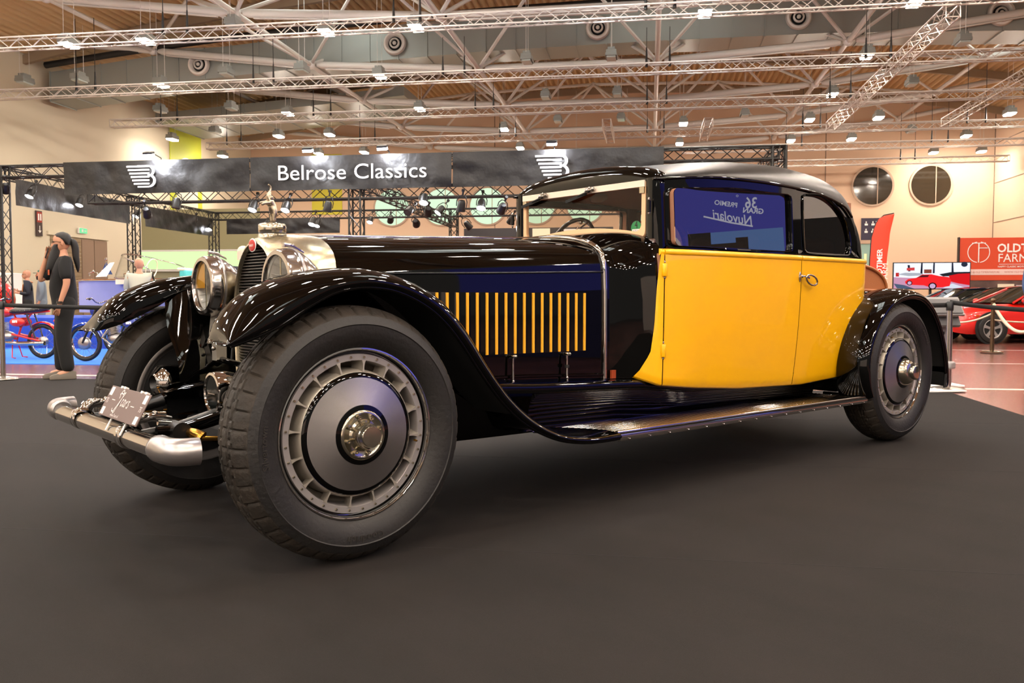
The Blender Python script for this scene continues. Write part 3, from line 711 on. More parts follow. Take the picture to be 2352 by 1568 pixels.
# mascot: an elephant rearing with its trunk straight up, modelled as one skin
def skin_mesh(name, verts, edges, radii, m, parent, sub=2, root=0):
    me = bpy.data.meshes.new(name); me.from_pydata([tuple(v) for v in verts], edges, []); o = bpy.data.objects.new(name, me); COL.objects.link(o)
    sk = o.modifiers.new('skin', 'SKIN'); sk.use_smooth_shade = True
    for i, r in enumerate(radii):
        sv = me.skin_vertices[0].data[i]; sv.radius = (r, r) if not isinstance(r, tuple) else r; sv.use_root = (i == root)
    sb_ = o.modifiers.new('sub', 'SUBSURF'); sb_.levels = sub; sb_.render_levels = sub
    dg = bpy.context.evaluated_depsgraph_get(); me2 = bpy.data.meshes.new_from_object(o.evaluated_get(dg)); bpy.data.objects.remove(o); bpy.data.meshes.remove(me)
    me2.name = name; me2.materials.clear()
    for mm in (m if isinstance(m, (list, tuple)) else [m]): me2.materials.append(mm)
    me2.polygons.foreach_set('use_smooth', [True] * len(me2.polygons))
    for p in me2.polygons: p.material_index = 0
    o2 = bpy.data.objects.new(name, me2); COL.objects.link(o2); o2.parent = parent; return o2
mx, mz = .078, 1.338; MS = 1.12
EV = [(0,0,.058),(-.004,0,.082),(-.012,0,.100),(-.017,0,.114),(-.011,0,.126),(-.006,0,.138),(-.009,0,.150),(-.019,0,.156),   # rump, belly, chest, head, trunk
      (.004,-.012,.040),(.0,-.012,.022),(.002,-.012,.006), (.004,.012,.040),(.0,.012,.022),(.002,.012,.006),                      # hind legs
      (-.026,-.012,.080),(-.044,-.014,.076),(-.054,-.014,.070), (-.024,.012,.084),(-.040,.014,.084),(-.050,.014,.080),            # fore legs
      (.016,0,.046),(.020,0,.030)]
EE = [(0,1),(1,2),(2,3),(3,4),(4,5),(5,6),(6,7),(0,8),(8,9),(9,10),(0,11),(11,12),(12,13),(1,14),(14,15),(15,16),(1,17),(17,18),(18,19),(0,20),(20,21)]
ER = [.022,.019,.012,.0135,.0062,.0048,.0042,.005,.012,.008,.009,.012,.008,.009,.009,.006,.007,.009,.006,.007,.004,.002]
el = skin_mesh('mascot', [(mx + a*MS, YC + b*MS, mz + c*MS) for a, b, c in EV], EE, ER, mat('mascot_silver', '#BDB09A', .26, 1., bump=.18, bscale=160, bdist=.004), rad, 2)
for sg in (-1, 1): MB().ball((mx-.010, YC+sg*.014, mz+.112), (.009, .003, .012), 10).build('ear', MATS['mascot_silver'], rad)
MB().lathe([(.022,0),(.022,.004),(.016,.007),(0,.008)], (mx, YC, mz-.002), n=20).build('mascot_base', nickel, rad)
# ------------------------------------------------------------------ headlamps
hl_glass = glass('headlamp_glass', (.95, .95, .93), 1.5)
def headlamp(y, yellow_half):
    o = part('headlamp', car); c = Vector((-.085, y, 1.056)); ax = V3(1, 0, 0)
    MB().lathe([(.114,.004),(.115,-.012),(.120,-.019),(.137,-.017),(.143,-.006),(.1435,.012),(.147,.02),(.147,.034),(.144,.05),(.132,.082),(.108,.120),(.080,.152),(.050,.176),(.028,.190),(.014,.200),(0,.203)], c, ax, 56).build('lamp_shell', mat('lamp_silver', '#D5D0CC', .14, 1.), o)
    MB().lathe([(.1475,.040),(.1495,.046),(.1475,.052)], c, ax, 48).build('shell_band', alu, o)
    MB().lathe([(.124,-.010),(.118,-.012),(.116,.004),(.118,.01)], c, ax, 48).build('lens_bezel', nickel, o)
    MB().lathe([(.118,.004),(.105,.045),(.080,.085),(.050,.108),(.018,.118),(0,.119)], c, ax, 40).build('reflector', mat('reflector', '#F2F2EE', .25, .55), o)
    for k in range(16):
        a = 2*PI*k/16; MB().tube([c + V3(.115, math.cos(a)*.02, math.sin(a)*.02), c + V3(.10, math.cos(a)*.055, math.sin(a)*.055), c + V3(.055, math.cos(a)*.092, math.sin(a)*.092), c + V3(.012, math.cos(a)*.113, math.sin(a)*.113)], .0022, 5).build('reflector_flute', MATS['reflector'], o)
    MB().lathe([(.022,.05),(.026,.07),(.024,.10)], c, ax, 20).ball(c + V3(.055,0,0), .014, 12).build('bulb', nickel, o)
    MB().box(c + V3(.006,0,0), (.004,.006,.225)).build('lens_bar', nickel, o)
    MB().lathe([(0,-.014),(.06,-.011),(.118,-.004)], c, ax, 40).build('lens', hl_glass, o)
    if yellow_half:
        q = [c + V3(.0, math.cos(a)*.112, math.sin(a)*.112) for a in [PI/2*i/16 for i in range(17)]]
        q = [p for p in q]; MB().loft([[p for p in q], [Vector((p.x, p.y, c.z - .01)) for p in q]]).build('yellow_filter', mat('yellow_filter', '#B98410', .3, .2), o)
    MB().tube([c + V3(.02,0,.150), c + V3(.02,0,.162), c + V3(.06,0,.158), c + V3(.11,0,.132)], [.006,.010,.008,.004], 8).build('lamp_finial', chrome, o)
    # bracket
    MB().loft([[c + V3(.04,-.035,-.13), c + V3(.10,-.035,-.12), c + V3(.10,.035,-.12), c + V3(.04,.035,-.13)], [c + V3(.03,-.04,-.24), c + V3(.10,-.04,-.24), c + V3(.10,.04,-.24), c + V3(.03,.04,-.24)],
               [c + V3(.04,-.03,-.245), c + V3(.09,-.03,-.245), c + V3(.09,.03,-.245), c + V3(.04,.03,-.245)], [c + V3(.04,-.028,-.36), c + V3(.09,-.028,-.38), c + V3(.09,.028,-.38), c + V3(.04,.028,-.36)]], cu=True, caps=True).build('lamp_bracket', alu_dull, o, ang=30)
    MB().cyl(c + V3(.05,-.05,-.36), c + V3(.05,.05,-.36), .010, n=10).build('bracket_bolt', chrome, o)
    MB().ball(c + V3(.025,-.03,-.30), .012).build('bracket_bolt', chrome, o); MB().ball(c + V3(.025,.03,-.27), .010).build('bracket_bolt', chrome, o)
    return o
headlamp(.475, False); headlamp(1.285, True)
# headlamp bracket cross bar, amber indicators
MB().tube([(-.02,.47,.70),(.0,.88,.68),(-.02,1.29,.70)], .016, 10).build('lamp_tie_bar', black, car)
for y in (.60, 1.16):
    a = part('indicator', car)
    MB().lathe([(.0,-.012),(.024,-.010),(.030,0),(.030,.012),(.024,.02),(0,.022)], (.0, y, .90), n=20).build('indicator_lens', amber, a)
    MB().lathe([(.032,.018),(.032,.028),(.0,.034)], (.0, y, .90), n=20).build('indicator_cap', chrome, a)
    MB().tube([(.0, y, .89), (.0, y, .80), (-.01, y, .70)], .007, 6).build('indicator_stalk', blackm, a)
# ------------------------------------------------------------------ bumper
bp = part('bumper', car); bx, bzz = -.665, .478
MB().cyl((bx, .21, bzz), (bx, 1.56, bzz-.01), .038, n=28).build('bumper_tube', chrome, bp)
for sgn in (1, -1):
    q = MB(); Y = lambda y: y if sgn > 0 else 2*YC - y
    pth = [(bx, .225, bzz), (bx, .19, bzz), (bx+.002, .14, bzz), (bx+.012, .10, bzz), (bx+.040, .075, bzz), (bx+.085, .066, bzz)]
    pth = [V3(a, Y(b), c) for a, b, c in smooth(pth, 14)]
    q.tube(pth, [.040, .046] + [.047]*12, 24); o = q.build('bumper_end', alu, bp, ang=50)
    q = MB().lathe([(.045, -.005), (.048, 0), (.045, .005)], (bx, Y(.20), bzz), (0,1,0), 28).build('end_collar', alu, bp)
    # clamps
    y = Y(.56)
    MB().lathe([(.040,-.032),(.046,-.028),(.047,-.006),(.042,0),(.047,.006),(.046,.028),(.040,.032)], (bx, y, bzz), (0,1,0), 28).build('bumper_clamp', chrome, bp)
    cl = MB().tube([(bx+.02, y+.02, bzz+.035), (bx+.04, y+.01, bzz+.062), (bx+.09, y, bzz+.065), (bx+.16, y, bzz+.05)], [.026,.022,.018,.014], 10)
    cl.lathe([(0,.018),(.013,.018),(.016,.012),(.016,-.012),(.013,-.018),(0,-.018)], (bx+.055, y, bzz+.068), (1,0,.2), 8)
    cl.lathe([(0,.016),(.011,.016),(.013,.010),(.013,-.012),(0,-.014)], (bx+.02, y-.03*sgn, bzz+.055), (0,1,.3), 6)
    cl.cyl((bx+.10, y-.03, bzz+.045), (bx+.19, y-.03, bzz+.03), .011, n=8).ball((bx+.1, y, bzz+.075), .014)
    cl.build('clamp_casting', chrome, bp)
    MB().cyl((bx+.12, y, bzz+.07), (bx+.05, y, bzz+.08), .007, n=10).cyl((bx+.14, y, bzz+.07), (bx+.10, y, bzz+.073), .012, n=12).build('clamp_screw', chrome, bp)
    MB().tube([(bx+.05, y, bzz), (bx+.16, y, bzz+.01), (-.32, y-.01*sgn, .53)], [.02,.022,.03], 8).build('bumper_iron', blackm, bp)
# dealer plate on the bumper
pl = part('name_plate', car); pc = Vector((-.665, .60, .592))
Mp = Matrix.Translation(pc) @ Matrix.Rotation(math.radians(-90), 4, 'Z') @ Matrix.Rotation(math.radians(-22), 4, 'X')
Mp = Matrix.Translation(pc) @ Matrix(((0,1,0,0),(-1,0,0,0),(0,0,1,0),(0,0,0,1))) @ Matrix.Rotation(math.radians(-28), 4, 'X')
plate_m = mat('plate_brown', '#5d4a45', .55); pw = mat('plate_print', '#D9D2CC', .6)
MB().box((0,0,0), (.47,.004,.125)).xf(Mp).build('plate_board', plate_m, pl, bev=.0015)
st = MB()
def strokes(mb, lines, o, s, wd, y=-.0035):
    for L in lines: mb.ribbon([(o[0] + a*s, y, o[1] + b*s) for a, b in [(p.x, p.y) for p in smooth([(a, b, 0) for a, b in L], max(6, len(L)*5))]], wd, (0,-1,0))
script = [[(-.2,.55),(.0,.62),(.25,.6),(.5,.7),(.45,.55),(.3,.3),(.15,0),(.0,-.3),(-.25,-.35),(-.35,-.2)], [(.0,.35),(-.1,.6),(.1,.8),(.3,.65),(.35,.4),(.28,.1),(.15,-.35),(.0,-.42),(.05,-.15),(.3,.1)],
          [(.75,.3),(.62,.35),(.55,.15),(.62,.0),(.78,.1)], [(1.05,.3),(.9,.35),(.85,.12),(.93,.0),(1.05,.15),(1.08,.33),(1.05,.05),(1.15,.0)], [(1.2,.0),(1.25,.3),(1.27,.2),(1.42,.34)], [(1.72,.3),(1.58,.33),(1.6,.2),(1.7,.1),(1.62,-.02),(1.48,.05)]]
strokes(st, script, (-.075, -.008), .078, .0045)
strokes(st, [[(0,0),(1,0)]], (-.155, .008), .04, .003); strokes(st, [[(0,0),(1,0)]], (.085, .002), .04, .003)
for x in (-.203, .203):
    st.box((x, -.0025, .040), (.034, .001, .034)).box((x, -.0025, -.042), (.034, .001, .030))
    st.add(text_mb('75', .030, 0, 'CENTER', 1).xf(Matrix.Translation((x, -.004, -.010))).v, text_mb('75', .030, 0, 'CENTER', 1).f)
tb = text_mb('www.7cars.nl', .018, 0, 'CENTER', 1).xf(Matrix.Translation((-.04, -.004, -.055))); st.add(tb.v, tb.f)
st.xf(Mp).build('plate_print', pw, pl, weld=False)
for x in (-.12, -.08, .12, .17): MB().box((x, .004, .064), (.022, .012, .010)).xf(Mp).build('plate_clip', white, pl)
for x in (-.10, .08): MB().box((x, .012, -.075), (.012, .004, .07)).xf(Mp).build('plate_stand', white, pl)
# ------------------------------------------------------------------ axle, springs, steering, chrome drums
ax_ = part('front_axle', car)
MB().tube([(0,.12,.47),(-.02,.30,.42),(-.02,.5,.40),(-.02,1.26,.40),(-.02,1.46,.42),(0,1.64,.47)], .036, 12).build('axle_beam', blackm, ax_)
for sgn in (1, -1):
    Y = lambda y: y if sgn > 0 else 2*YC - y
    MB().lathe([(.02,-.06),(.17,-.055),(.175,-.03),(.175,.02),(0,.03)], (0, Y(.20), R_T), (0,1,0), 32).build('brake_drum', blackm, ax_)
    y = Y(.50); sp_ = part('leaf_spring', car)
    for k in range(7):
        L = .46 - .05*k; pts = [(-.02 + t*L, y, .47 - .012*k - .055*(1 - t*t)) for t in [i/5 - 1 for i in range(11)]]
        MB().loft([[V3(x, yy-.026, z), V3(x, yy+.026, z), V3(x, yy+.026, z-.009), V3(x, yy-.026, z-.009)] for x, yy, z in pts], cu=True, caps=True).build('leaf', mat('spring_steel', '#3a2a16', .4, .6), sp_)
    MB().tube([(-.58, y, .495), (-.50, y, .49), (-.40, y, .51), (-.20, y, .560), (.0, y, .585)], [.018,.022,.026,.03,.035], 10).build('dumb_iron', black, car)
    MB().cyl((-.50, y-.05, .49), (-.50, y+.06, .49), .036, n=20).build('spring_eye', blackm, car)
    MB().tube([(-.47, y-.055*sgn, .485), (-.47, y-.10*sgn, .485), (-.45, y-.12*sgn, .47)], [.02, .022, .026], 10).build('brass_joint', gold, car)
    MB().tube([(-.47, y-.11*sgn, .472), (-.10, y-.17*sgn, .43)], .009, 8).build('brake_rod', gold, car)
# right: polished conical horn; left: round chrome lamp with cross bar
hn = part('horn', car); c = Vector((-.255, 1.42, .590)); a_ = V3(1, 0, 0)
MB().lathe([(.0,.09),(.075,.09),(.084,.075),(.0845,.0),(.081,-.012),(.044,-.040),(.040,-.042)], c, V3(1,.12,0), 40).build('horn_shell', chrome, hn)
MB().lathe([(.040,-.040),(.030,-.010),(.010,.0),(0,.0)], c, V3(1,.12,0), 24).build('horn_mouth', blackm, hn)
MB().ball(c + V3(-.008,.004,.004), .010, 10).build('horn_stud', gold, hn)
MB().tube([c + V3(.06,0,0), c + V3(.12,.02,.0), c + V3(.14,0,-.1)], .014, 8).build('horn_bracket', black, hn)
fg = part('driving_lamp', car); c = Vector((-.30, .575, .615))
MB().lathe([(0,.08),(.056,.076),(.080,.055),(.087,.02),(.087,-.03),(.084,-.038),(.074,-.040),(.071,-.034)], c, a_, 44).build('lamp_shell', chrome, fg)
MB().lathe([(.072,-.034),(0,-.036)], c, a_, 32).build('dark_lens', mat('dark_lens', '#0c0f0d', .08), fg)
MB().box(c + V3(-.040,-.01,.0), (.004,.07,.004)).build('cross_bar', chrome, fg)
MB().tube([c + V3(.03,0,-.07), c + V3(.04,0,-.12)], .012, 8).build('lamp_stem', black, fg)
# ------------------------------------------------------------------ body
BX = [1.75,1.80,1.86,1.91,1.955,1.985,2.03,2.2,2.6,3.2,3.8,4.03]; BW_ = [.49,.498,.525,.565,.62,.655,.678,.705,.732,.745,.735,.725]
def hwb(x): return interp(BX, BW_, x)
def plan(s, inset=0.0):
    """plan curve of the body side then round the rear corner to the middle of the back; (x, y) on the near side"""
    r = .2 - inset * .5
    if s <= 4.03: return s, YC - hwb(s) + inset
    a = (s - 4.03) / .2
    if a < PI/2: return 4.03 + r * math.sin(a), YC - .725 + .2 - r * math.cos(a) + (inset if False else 0) + inset*.5
    return 4.03 + r, min(YC, YC - .525 + inset*.5 + (s - 4.03 - .1*PI))
def bodyP(s, z, off=0.0):
    t = max(0, (1.262 - z) / .8)
    if z > 1.262: ins = .020 + (z - 1.262) * .05 + .058 * max(0, min(1, (2.42 - s) / .33)) ** 1.5
    else: ins = .055 * t * t * min(1, max(0, (s - 1.9) / .5))
    x, y = plan(s, ins - off); return Vector((x, y, z))
fz = [.585, .60, .70, .85, 1.05, 1.20, 1.262]; fx = [1.895, 1.915, 1.955, 1.968, 1.975, 1.985, 1.998]
rz_ = [.44, .625, .765, .876, .98, 1.05, 1.10, 1.262]; rx_ = [3.81, 3.86, 3.91, 3.975, 4.085, 4.18, 4.28, 4.30]
bxx = [1.85, 1.90, 2.0, 2.3, 2.7, 3.37, 3.84, 4.3]; bzz_ = [.585, .575, .530, .497, .468, .450, .472, .60]
def zbot(x): return interp(bxx, bzz_, x)
def side_panel(sa, sb, name, m, nu, off=.0, zt=1.262):
    """sa, sb: functions of z giving the ends of the panel"""
    secs = []
    for i in range(nu + 1):
        col = []
        for j in range(19):
            v = j / 18
            z = .5; 
            x = None
            for _ in range(6):
                xx = sa(z) + (sb(z) - sa(z)) * i / nu; z = zbot(xx) + (zt - zbot(xx)) * v
            col.append(bodyP(xx, z, off + .010*max(0, min(1, (2.05 - xx)/.10))))
        # rolled lower edge
        b0 = col[0]; col = [b0 + V3(0, .05, .01), b0 + V3(0, .022, -.012), b0 + V3(0, .006, -.008)] + col
        secs.append(col)
    return MB().loft(secs)
FX = lambda z: interp(fz, fx, z) - .0
S1 = lambda z: 2.012; S2 = lambda z: 3.245
RX = lambda z: interp(rz_, rx_, z)
def mould(sa, sb, n=30):
    secs = []
    for i in range(n + 1):
        s_ = sa + (sb - sa) * i / n; q = []
        for k in range(9):
            a = -PI/2 + PI * k / 8; p = bodyP(s_, 1.247, 0); n_ = Vector((0, -1, 0)) if s_ < 4.03 else Vector((math.sin(min(PI/2, (s_-4.03)/.2)), -math.cos(min(PI/2, (s_-4.03)/.2)), 0))
            q.append(p + n_ * (.016 * math.cos(a)) + V3(0, 0, .018 * math.sin(a)))
        secs.append(q)
    return MB().loft(secs, caps=True)
def pair(mbf, name, m, parent=None, **k):
    a = mbf.build(name, m, parent or car, **k); b = mbf.mirrored(YC).build(name, m, parent or car, **k); return a, b
scut = pair(side_panel(FX, lambda z: 2.009, 's', yellow, 6, .008), 'scuttle_panel', yellow)
door = pair(side_panel(lambda z: 2.015, lambda z: 3.242, 's', yellow, 40, .008), 'door', yellow)
quar = pair(side_panel(lambda z: 3.248, RX, 's', yellow, 30, .008), 'rear_quarter_panel', yellow)
for i in (0, 1):
    for o, mm in ((scut[i], mould(1.99, 2.009, 3)), (door[i], mould(2.015, 3.242)), (quar[i], mould(3.248, 4.86, 60))):
        (mm if i == 0 else mm.mirrored(YC)).build('belt_moulding', yellow, o, ang=60)
    def SY(p): return p if i == 0 else Vector((p.x, 2*YC - p.y, p.z))
    # hinges
    for z in (1.150, .712):
        p = SY(bodyP(2.012, z, .012)); h = door[i]
        MB().lathe([(.0,-.034),(.014,-.034),(.0155,-.030),(.0155,.030),(.014,.034),(0,.034)], p, (0,0,1), 14).build('hinge_barrel', yellow, h)
        for e_ in (.042, -.042): MB().ball(p + V3(0,0,e_), (.006,.006,.010), 8).build('hinge_finial', chrome, h)
    p = SY(bodyP(2.000, 1.50, .004)); MB().lathe([(.0,-.030),(.012,-.030),(.012,.030),(0,.030)], p, n=12).build('hinge', black, door[i])
    for e_ in (.038, -.038): MB().ball(p + V3(0,0,e_), (.007,.007,.012), 8).build('hinge_finial', chrome, door[i])
    # loop handle
    p = SY(bodyP(3.225, 1.130, .010)); sg = -1 if i == 0 else 1
    hd = door[i]
    MB().ball(p, (.010,.006,.034), 12).ball(p + V3(0, sg*.012, .003), (.010,.012,.012), 10).build('handle_plate', chrome, hd)
    c = p + V3(.088, sg*.030, -.020)
    pts = [c + V3(math.cos(a)*.062, sg*math.sin(a)*.006, math.sin(a)*.028 - math.cos(a)*.016) for a in [2*PI*k/22 for k in range(22)]]
    MB().tube(pts, [.0058 + .0014*(k % 2) for k in range(22)], 8, closed=True).build('handle_loop', nickel, hd)
    MB().tube([p + V3(0, sg*.012, .003), p + V3(.03, sg*.026, .004), c + V3(-.03, 0, .014)], [.006,.005,.008], 8).build('handle_neck', chrome, hd)
# yellow band across the back and black lower back
q = []
for k in range(30):
    s_ = 4.29 + (4.87 - 4.29) * k / 29; q.append([bodyP(s_, z, .008) for z in (1.02, 1.08, 1.16, 1.262)])
pair(MB().loft(q), 'back_panel', yellow)
MB().box((4.16, YC, .80), (.12, 1.05, .52)).box((3.0, YC, .47), (2.3, 1.15, .05)).build('body_floor', darkm, car)
# upper side frames
drx = [2.018, 2.44, 2.91, 3.39, 3.60, 3.82, 3.93, 3.985, 4.012, 4.03]; drz = [1.650, 1.682, 1.692, 1.678, 1.655, 1.610, 1.545, 1.47, 1.38, 1.262]
def dz_(x): return interp(drx[:7], drz[:7], x)
def resample(pts, n):
    P = [Vector((a, b, 0)) for a, b in pts]; P.append(P[0]); L = [0]
    for a, b in zip(P[:-1], P[1:]): L.append(L[-1] + (b - a).length)
    out = []
    for i in range(n):
        d = L[-1] * i / n
        for k in range(len(L) - 1):
            if d <= L[k+1]: out.append(P[k].lerp(P[k+1], (d - L[k]) / max(1e-9, L[k+1] - L[k]))); break
    return [(p.x, p.y) for p in out]
def polar_pair(outer, inner, n=96):
    """sample both outlines along the same rays from the middle of the inner one"""
    cx = sum(p[0] for p in inner)/len(inner); cz = (max(p[1] for p in inner) + min(p[1] for p in inner))/2
    def hit(poly, a):
        d = (math.cos(a), math.sin(a)*.55); best = None
        for i in range(len(poly)):
            x1, y1 = poly[i][0]-cx, poly[i][1]-cz; x2, y2 = poly[(i+1) % len(poly)][0]-cx, poly[(i+1) % len(poly)][1]-cz
            ex, ey = x2-x1, y2-y1; den = d[0]*ey - d[1]*ex
            if abs(den) < 1e-12: continue
            t = (x1*ey - y1*ex)/den; u_ = (x1*d[1] - y1*d[0])/den
            if t > 0 and -1e-6 <= u_ <= 1+1e-6: best = t if best is None else max(best, t)
        return (cx + d[0]*best, cz + d[1]*best)
    A = [2*PI*i/n for i in range(n)]
    for poly in (outer,):
        for p in poly: A.append(math.atan2((p[1]-cz)/.55, p[0]-cx) % (2*PI))
    A = sorted(A); return [hit(outer, a) for a in A], [hit(inner, a) for a in A]
w1 = rrect(2.125, 1.287, 3.165, 1.603, .032); w1 = [(x, z + (.033*(x-2.125)/1.04 if z > 1.45 else 0)) for x, z in w1]
o1_ = [(2.095, 1.262), (2.4,1.262), (2.8,1.262), (3.243, 1.262), (3.243, dz_(3.243)), (2.91,1.692), (2.44,1.682), (2.095, 1.655)]
w2_ = [(p.x, p.y) for p in smooth([(3.335,1.640,0),(3.42,1.650,0),(3.53,1.648,0),(3.65,1.626,0),(3.76,1.580,0),(3.85,1.510,0),(3.895,1.42,0),(3.905,1.34,0),(3.885,1.300,0),(3.84,1.291,0),(3.60,1.290,0),(3.40,1.290,0),(3.345,1.296,0),(3.325,1.320,0),(3.322,1.45,0),(3.322,1.60,0)], 64, True)]
o2_ = [(3.249, 1.262), (3.6,1.262), (4.03, 1.262)] + [(x, z) for x, z in list(zip(drx, drz))[::-1][1:] if x > 3.249] + [(3.249, dz_(3.249))]
def frame_ring(outer, inner, off=0.0):
    O, I = polar_pair(outer, inner); rings = []
    L = lambda t: [(a[0]*(1-t) + b[0]*t, a[1]*(1-t) + b[1]*t) for a, b in zip(O, I)]
    def D(k): return I if k == 0 else [(b[0] + (a[0]-b[0]) / max(.001, math.hypot(a[0]-b[0], a[1]-b[1])) * min(k, math.hypot(a[0]-b[0], a[1]-b[1])*.9), b[1] + (a[1]-b[1]) / max(.001, math.hypot(a[0]-b[0], a[1]-b[1])) * min(k, math.hypot(a[0]-b[0], a[1]-b[1])*.9)) for a, b in zip(O, I)]
    for pts, of in ((O, off), (L(.3), off), (D(.020), off), (D(.018), off+.006), (D(.012), off+.010), (D(.004), off+.008), (I, off), (I, off-.03)):
        rings.append([bodyP(x, z, of) for x, z in pts])
    return MB().loft(rings, cu=True)
uf1 = pair(frame_ring(o1_, w1, .004), 'door_window_frame', black, ang=35)
uf2 = pair(frame_ring(o2_, w2_), 'quarter_window_frame', black, ang=35)
for i, (wn, fr_) in enumerate(((w1, uf1), (w2_, uf2))):
    for s_ in (0, 1):
        y0, y1 = (.206 if i == 0 else bodyP(3.32, 1.3).y), bodyP(max(p[0] for p in wn), 1.3).y; x0_, x1_ = min(p[0] for p in wn), max(p[0] for p in wn)
        pts = [Vector((x, y0 + (y1-y0)*(x-x0_)/(x1_-x0_) + (z - 1.3)*.05 + .012, z)) for x, z in wn]
        if s_: pts = [Vector((p.x, 2*YC - p.y, p.z)) for p in pts]
        MB().poly(pts).build('window_pane', sideglass if s_ == 0 else wsglass, fr_[s_], ang=180)
        # inner channel and tan window lining
        q = [[p + V3(0, .004 if s_ == 0 else -.004, 0) for p in pts], [p + V3(0, .05 if s_ == 0 else -.05, 0) for p in pts]]
        MB().loft(q, cu=True).build('window_channel', brown_in, fr_[s_])
# drip rail
dr = [bodyP(x, z, .012) for x, z in list(zip(drx, drz))[:7]]
pair(MB().tube(smooth(dr, 40), .008, 8), 'drip_rail', black)
# B-pillar dark red trim inside
for sg in (0, 1):
    q = MB().box((3.245, (.215 if sg == 0 else 2*YC-.215), 1.47), (.09, .02, .38)); q.build('pillar_trim', redseat, car)
# ------------------------------------------------------------------ roof
Bc = []; Ac = []
for x in [2.075 + .06*k for k in range(25)]:
    Bc.append(bodyP(x, dz_(x), 0)); Ac.append(Vector((x, YC, interp([2.075,2.4,2.75,3.1,3.5,3.9], [1.752,1.805,1.858,1.900,1.925,1.92], x))))
for x, z, ax2 in ((3.60,1.655,3.56),(3.72,1.634,3.66),(3.82,1.610,3.73),(3.88,1.580,3.78),(3.93,1.545,3.82),(3.965,1.505,3.845),(3.985,1.47,3.865),(4.003,1.42,3.88),(4.012,1.38,3.89),(4.022,1.32,3.90),(4.03,1.262,3.905)):
    Bc.append(bodyP(x, z, 0)); Ac.append(Vector((ax2, YC, 1.922)))
for k in range(1, 25):
    s_ = 4.03 + .84 * k / 24; Bc.append(bodyP(s_, 1.262, -.02)); Ac.append(Vector((3.905 + .04*k/24, YC, 1.922 - .003*k/24)))
secs = []
for i, (b, a) in enumerate(zip(Bc, Ac)):
    q = []
    f = max(0, min(1, (1.60 - b.z) / .34))
    for j in range(19):
        t = j / 18 * PI/2; ch = 1 - math.cos(t) ** (1 - .12*f); sv = math.sin(t) ** (1.0 - .0*f)
        q.append(Vector((b.x + (a.x-b.x)*ch, b.y + (a.y-b.y)*ch, b.z + (a.z-b.z)*sv)))
    secs.append(q)
rm = MB().loft(secs); rm.v += rm.mirrored(YC).v; nf = len(rm.f); nv = len(rm.v)//2; rm.f += [tuple(i + nv for i in f[::-1]) for f in rm.f[:nf]]; rm.m = [0]*len(rm.f)
roof = rm.build('roof', roofskin, car, ang=60)
# header band over the windscreen, painted black
hd = []
F0 = secs[0]; F0f = F0 + [Vector((p.x, 2*YC - p.y, p.z)) for p in F0[-2::-1]]
F1 = [p + V3(.035, 0, .004) for p in F0f]
def hsec(dx, dz, k): return [Vector((p.x + dx, YC + (p.y - YC) * k, p.z + dz)) for p in F0f]
hd = [hsec(.075, .006, 1.0), hsec(.06, .016, 1.004), hsec(.03, .020, 1.006), hsec(.0, .012, 1.004), hsec(-.025, -.01, 1.0), hsec(-.032, -.04, .985), hsec(-.028, -.09, .95)]
for q in hd[5:]:
    for p in q: p.z = min(p.z, 1.70 + .03*(1 - ((p.y-YC)/.6)**2)) - (0 if q is hd[5] else 0)
hd.append([Vector((2.047, YC + (p.y-YC)*.80, 1.645 + .010*(1 - ((p.y-YC)/.68)**2))) for p in F0f])
MB().loft(hd).build('header_rail', black, car, ang=60)
# A pillars
ap = []
for z in (1.22, 1.30, 1.40, 1.50, 1.60, 1.65, 1.69):
    b_ = bodyP(2.10, max(z, 1.27), .004)
    b_.z = min(z, 1.650); zz = min(z, 1.655); zm = min(z, 1.66); z = zm
    ap.append([V3(2.058, .378, z), V3(2.040, .360, z), V3(2.032, .335, zm), V3(2.034, .310, zm), V3(2.042, .292, zz), V3(2.055, b_.y + .008, zz), V3(2.075, b_.y, zz), b_])
pair(MB().loft(ap), 'windscreen_pillar', black, ang=50)
# windscreen: frame with arched bottom rail, pane, wipers, badge
def wsz(y, k): return (1.385 - .055 * ((y - YC)/.52) ** 2) + k
wsf = part('windscreen', car)
def wsring(d):
    y0, y1 = .362 + d, 2*YC - .362 - d; pts = []
    for k in range(7): a = PI + PI/2*k/6; r = .045; pts.append((y0 + r + r*math.cos(a), wsz(y0 + r, 0) - .012 + d*1.25 + r + r*math.sin(a)))
    for k in range(1, 20): y = y0 + .05 + (y1 - y0 - .10) * k / 20; pts.append((y, wsz(y, -.004) + d*1.25 - .008))
    for k in range(7): a = 1.5*PI + PI/2*k/6; pts.append((y1 - r + r*math.cos(a), wsz(y1 - r, 0) - .012 + d*1.25 + r + r*math.sin(a)))
    for k in range(5): a = PI/2*k/4; r2 = .008 + d*.6; pts.append((y1 - r2 + r2*math.cos(a), 1.648 - d*1.2 - r2 + r2*math.sin(a)))
    for k in range(1, 20): y = y1 - r2 - (y1 - y0 - 2*r2)*k/20; pts.append((y, 1.648 - d*1.2 + .004))
    for k in range(5): a = PI/2 + PI/2*k/4; pts.append((y0 + r2 + r2*math.cos(a), 1.648 - d*1.2 - r2 + r2*math.sin(a)))
    return pts
W0, W1 = wsring(0), wsring(.030)
XW = 2.050
MB().loft([[V3(XW+.02, y, z) for y, z in W0], [V3(XW-.004, y, z) for y, z in W0], [V3(XW-.010, y*.9+w_[0]*.1, z*.9+w_[1]*.1) for (y, z), w_ in zip(W0, W1)], [V3(XW-.010, y, z) for y, z in W1], [V3(XW+.012, y, z) for y, z in W1]], cu=True).build('screen_frame', peach, wsf, ang=40)
q = MB(); top = [(y, z) for y, z in W0 if z > 1.60]
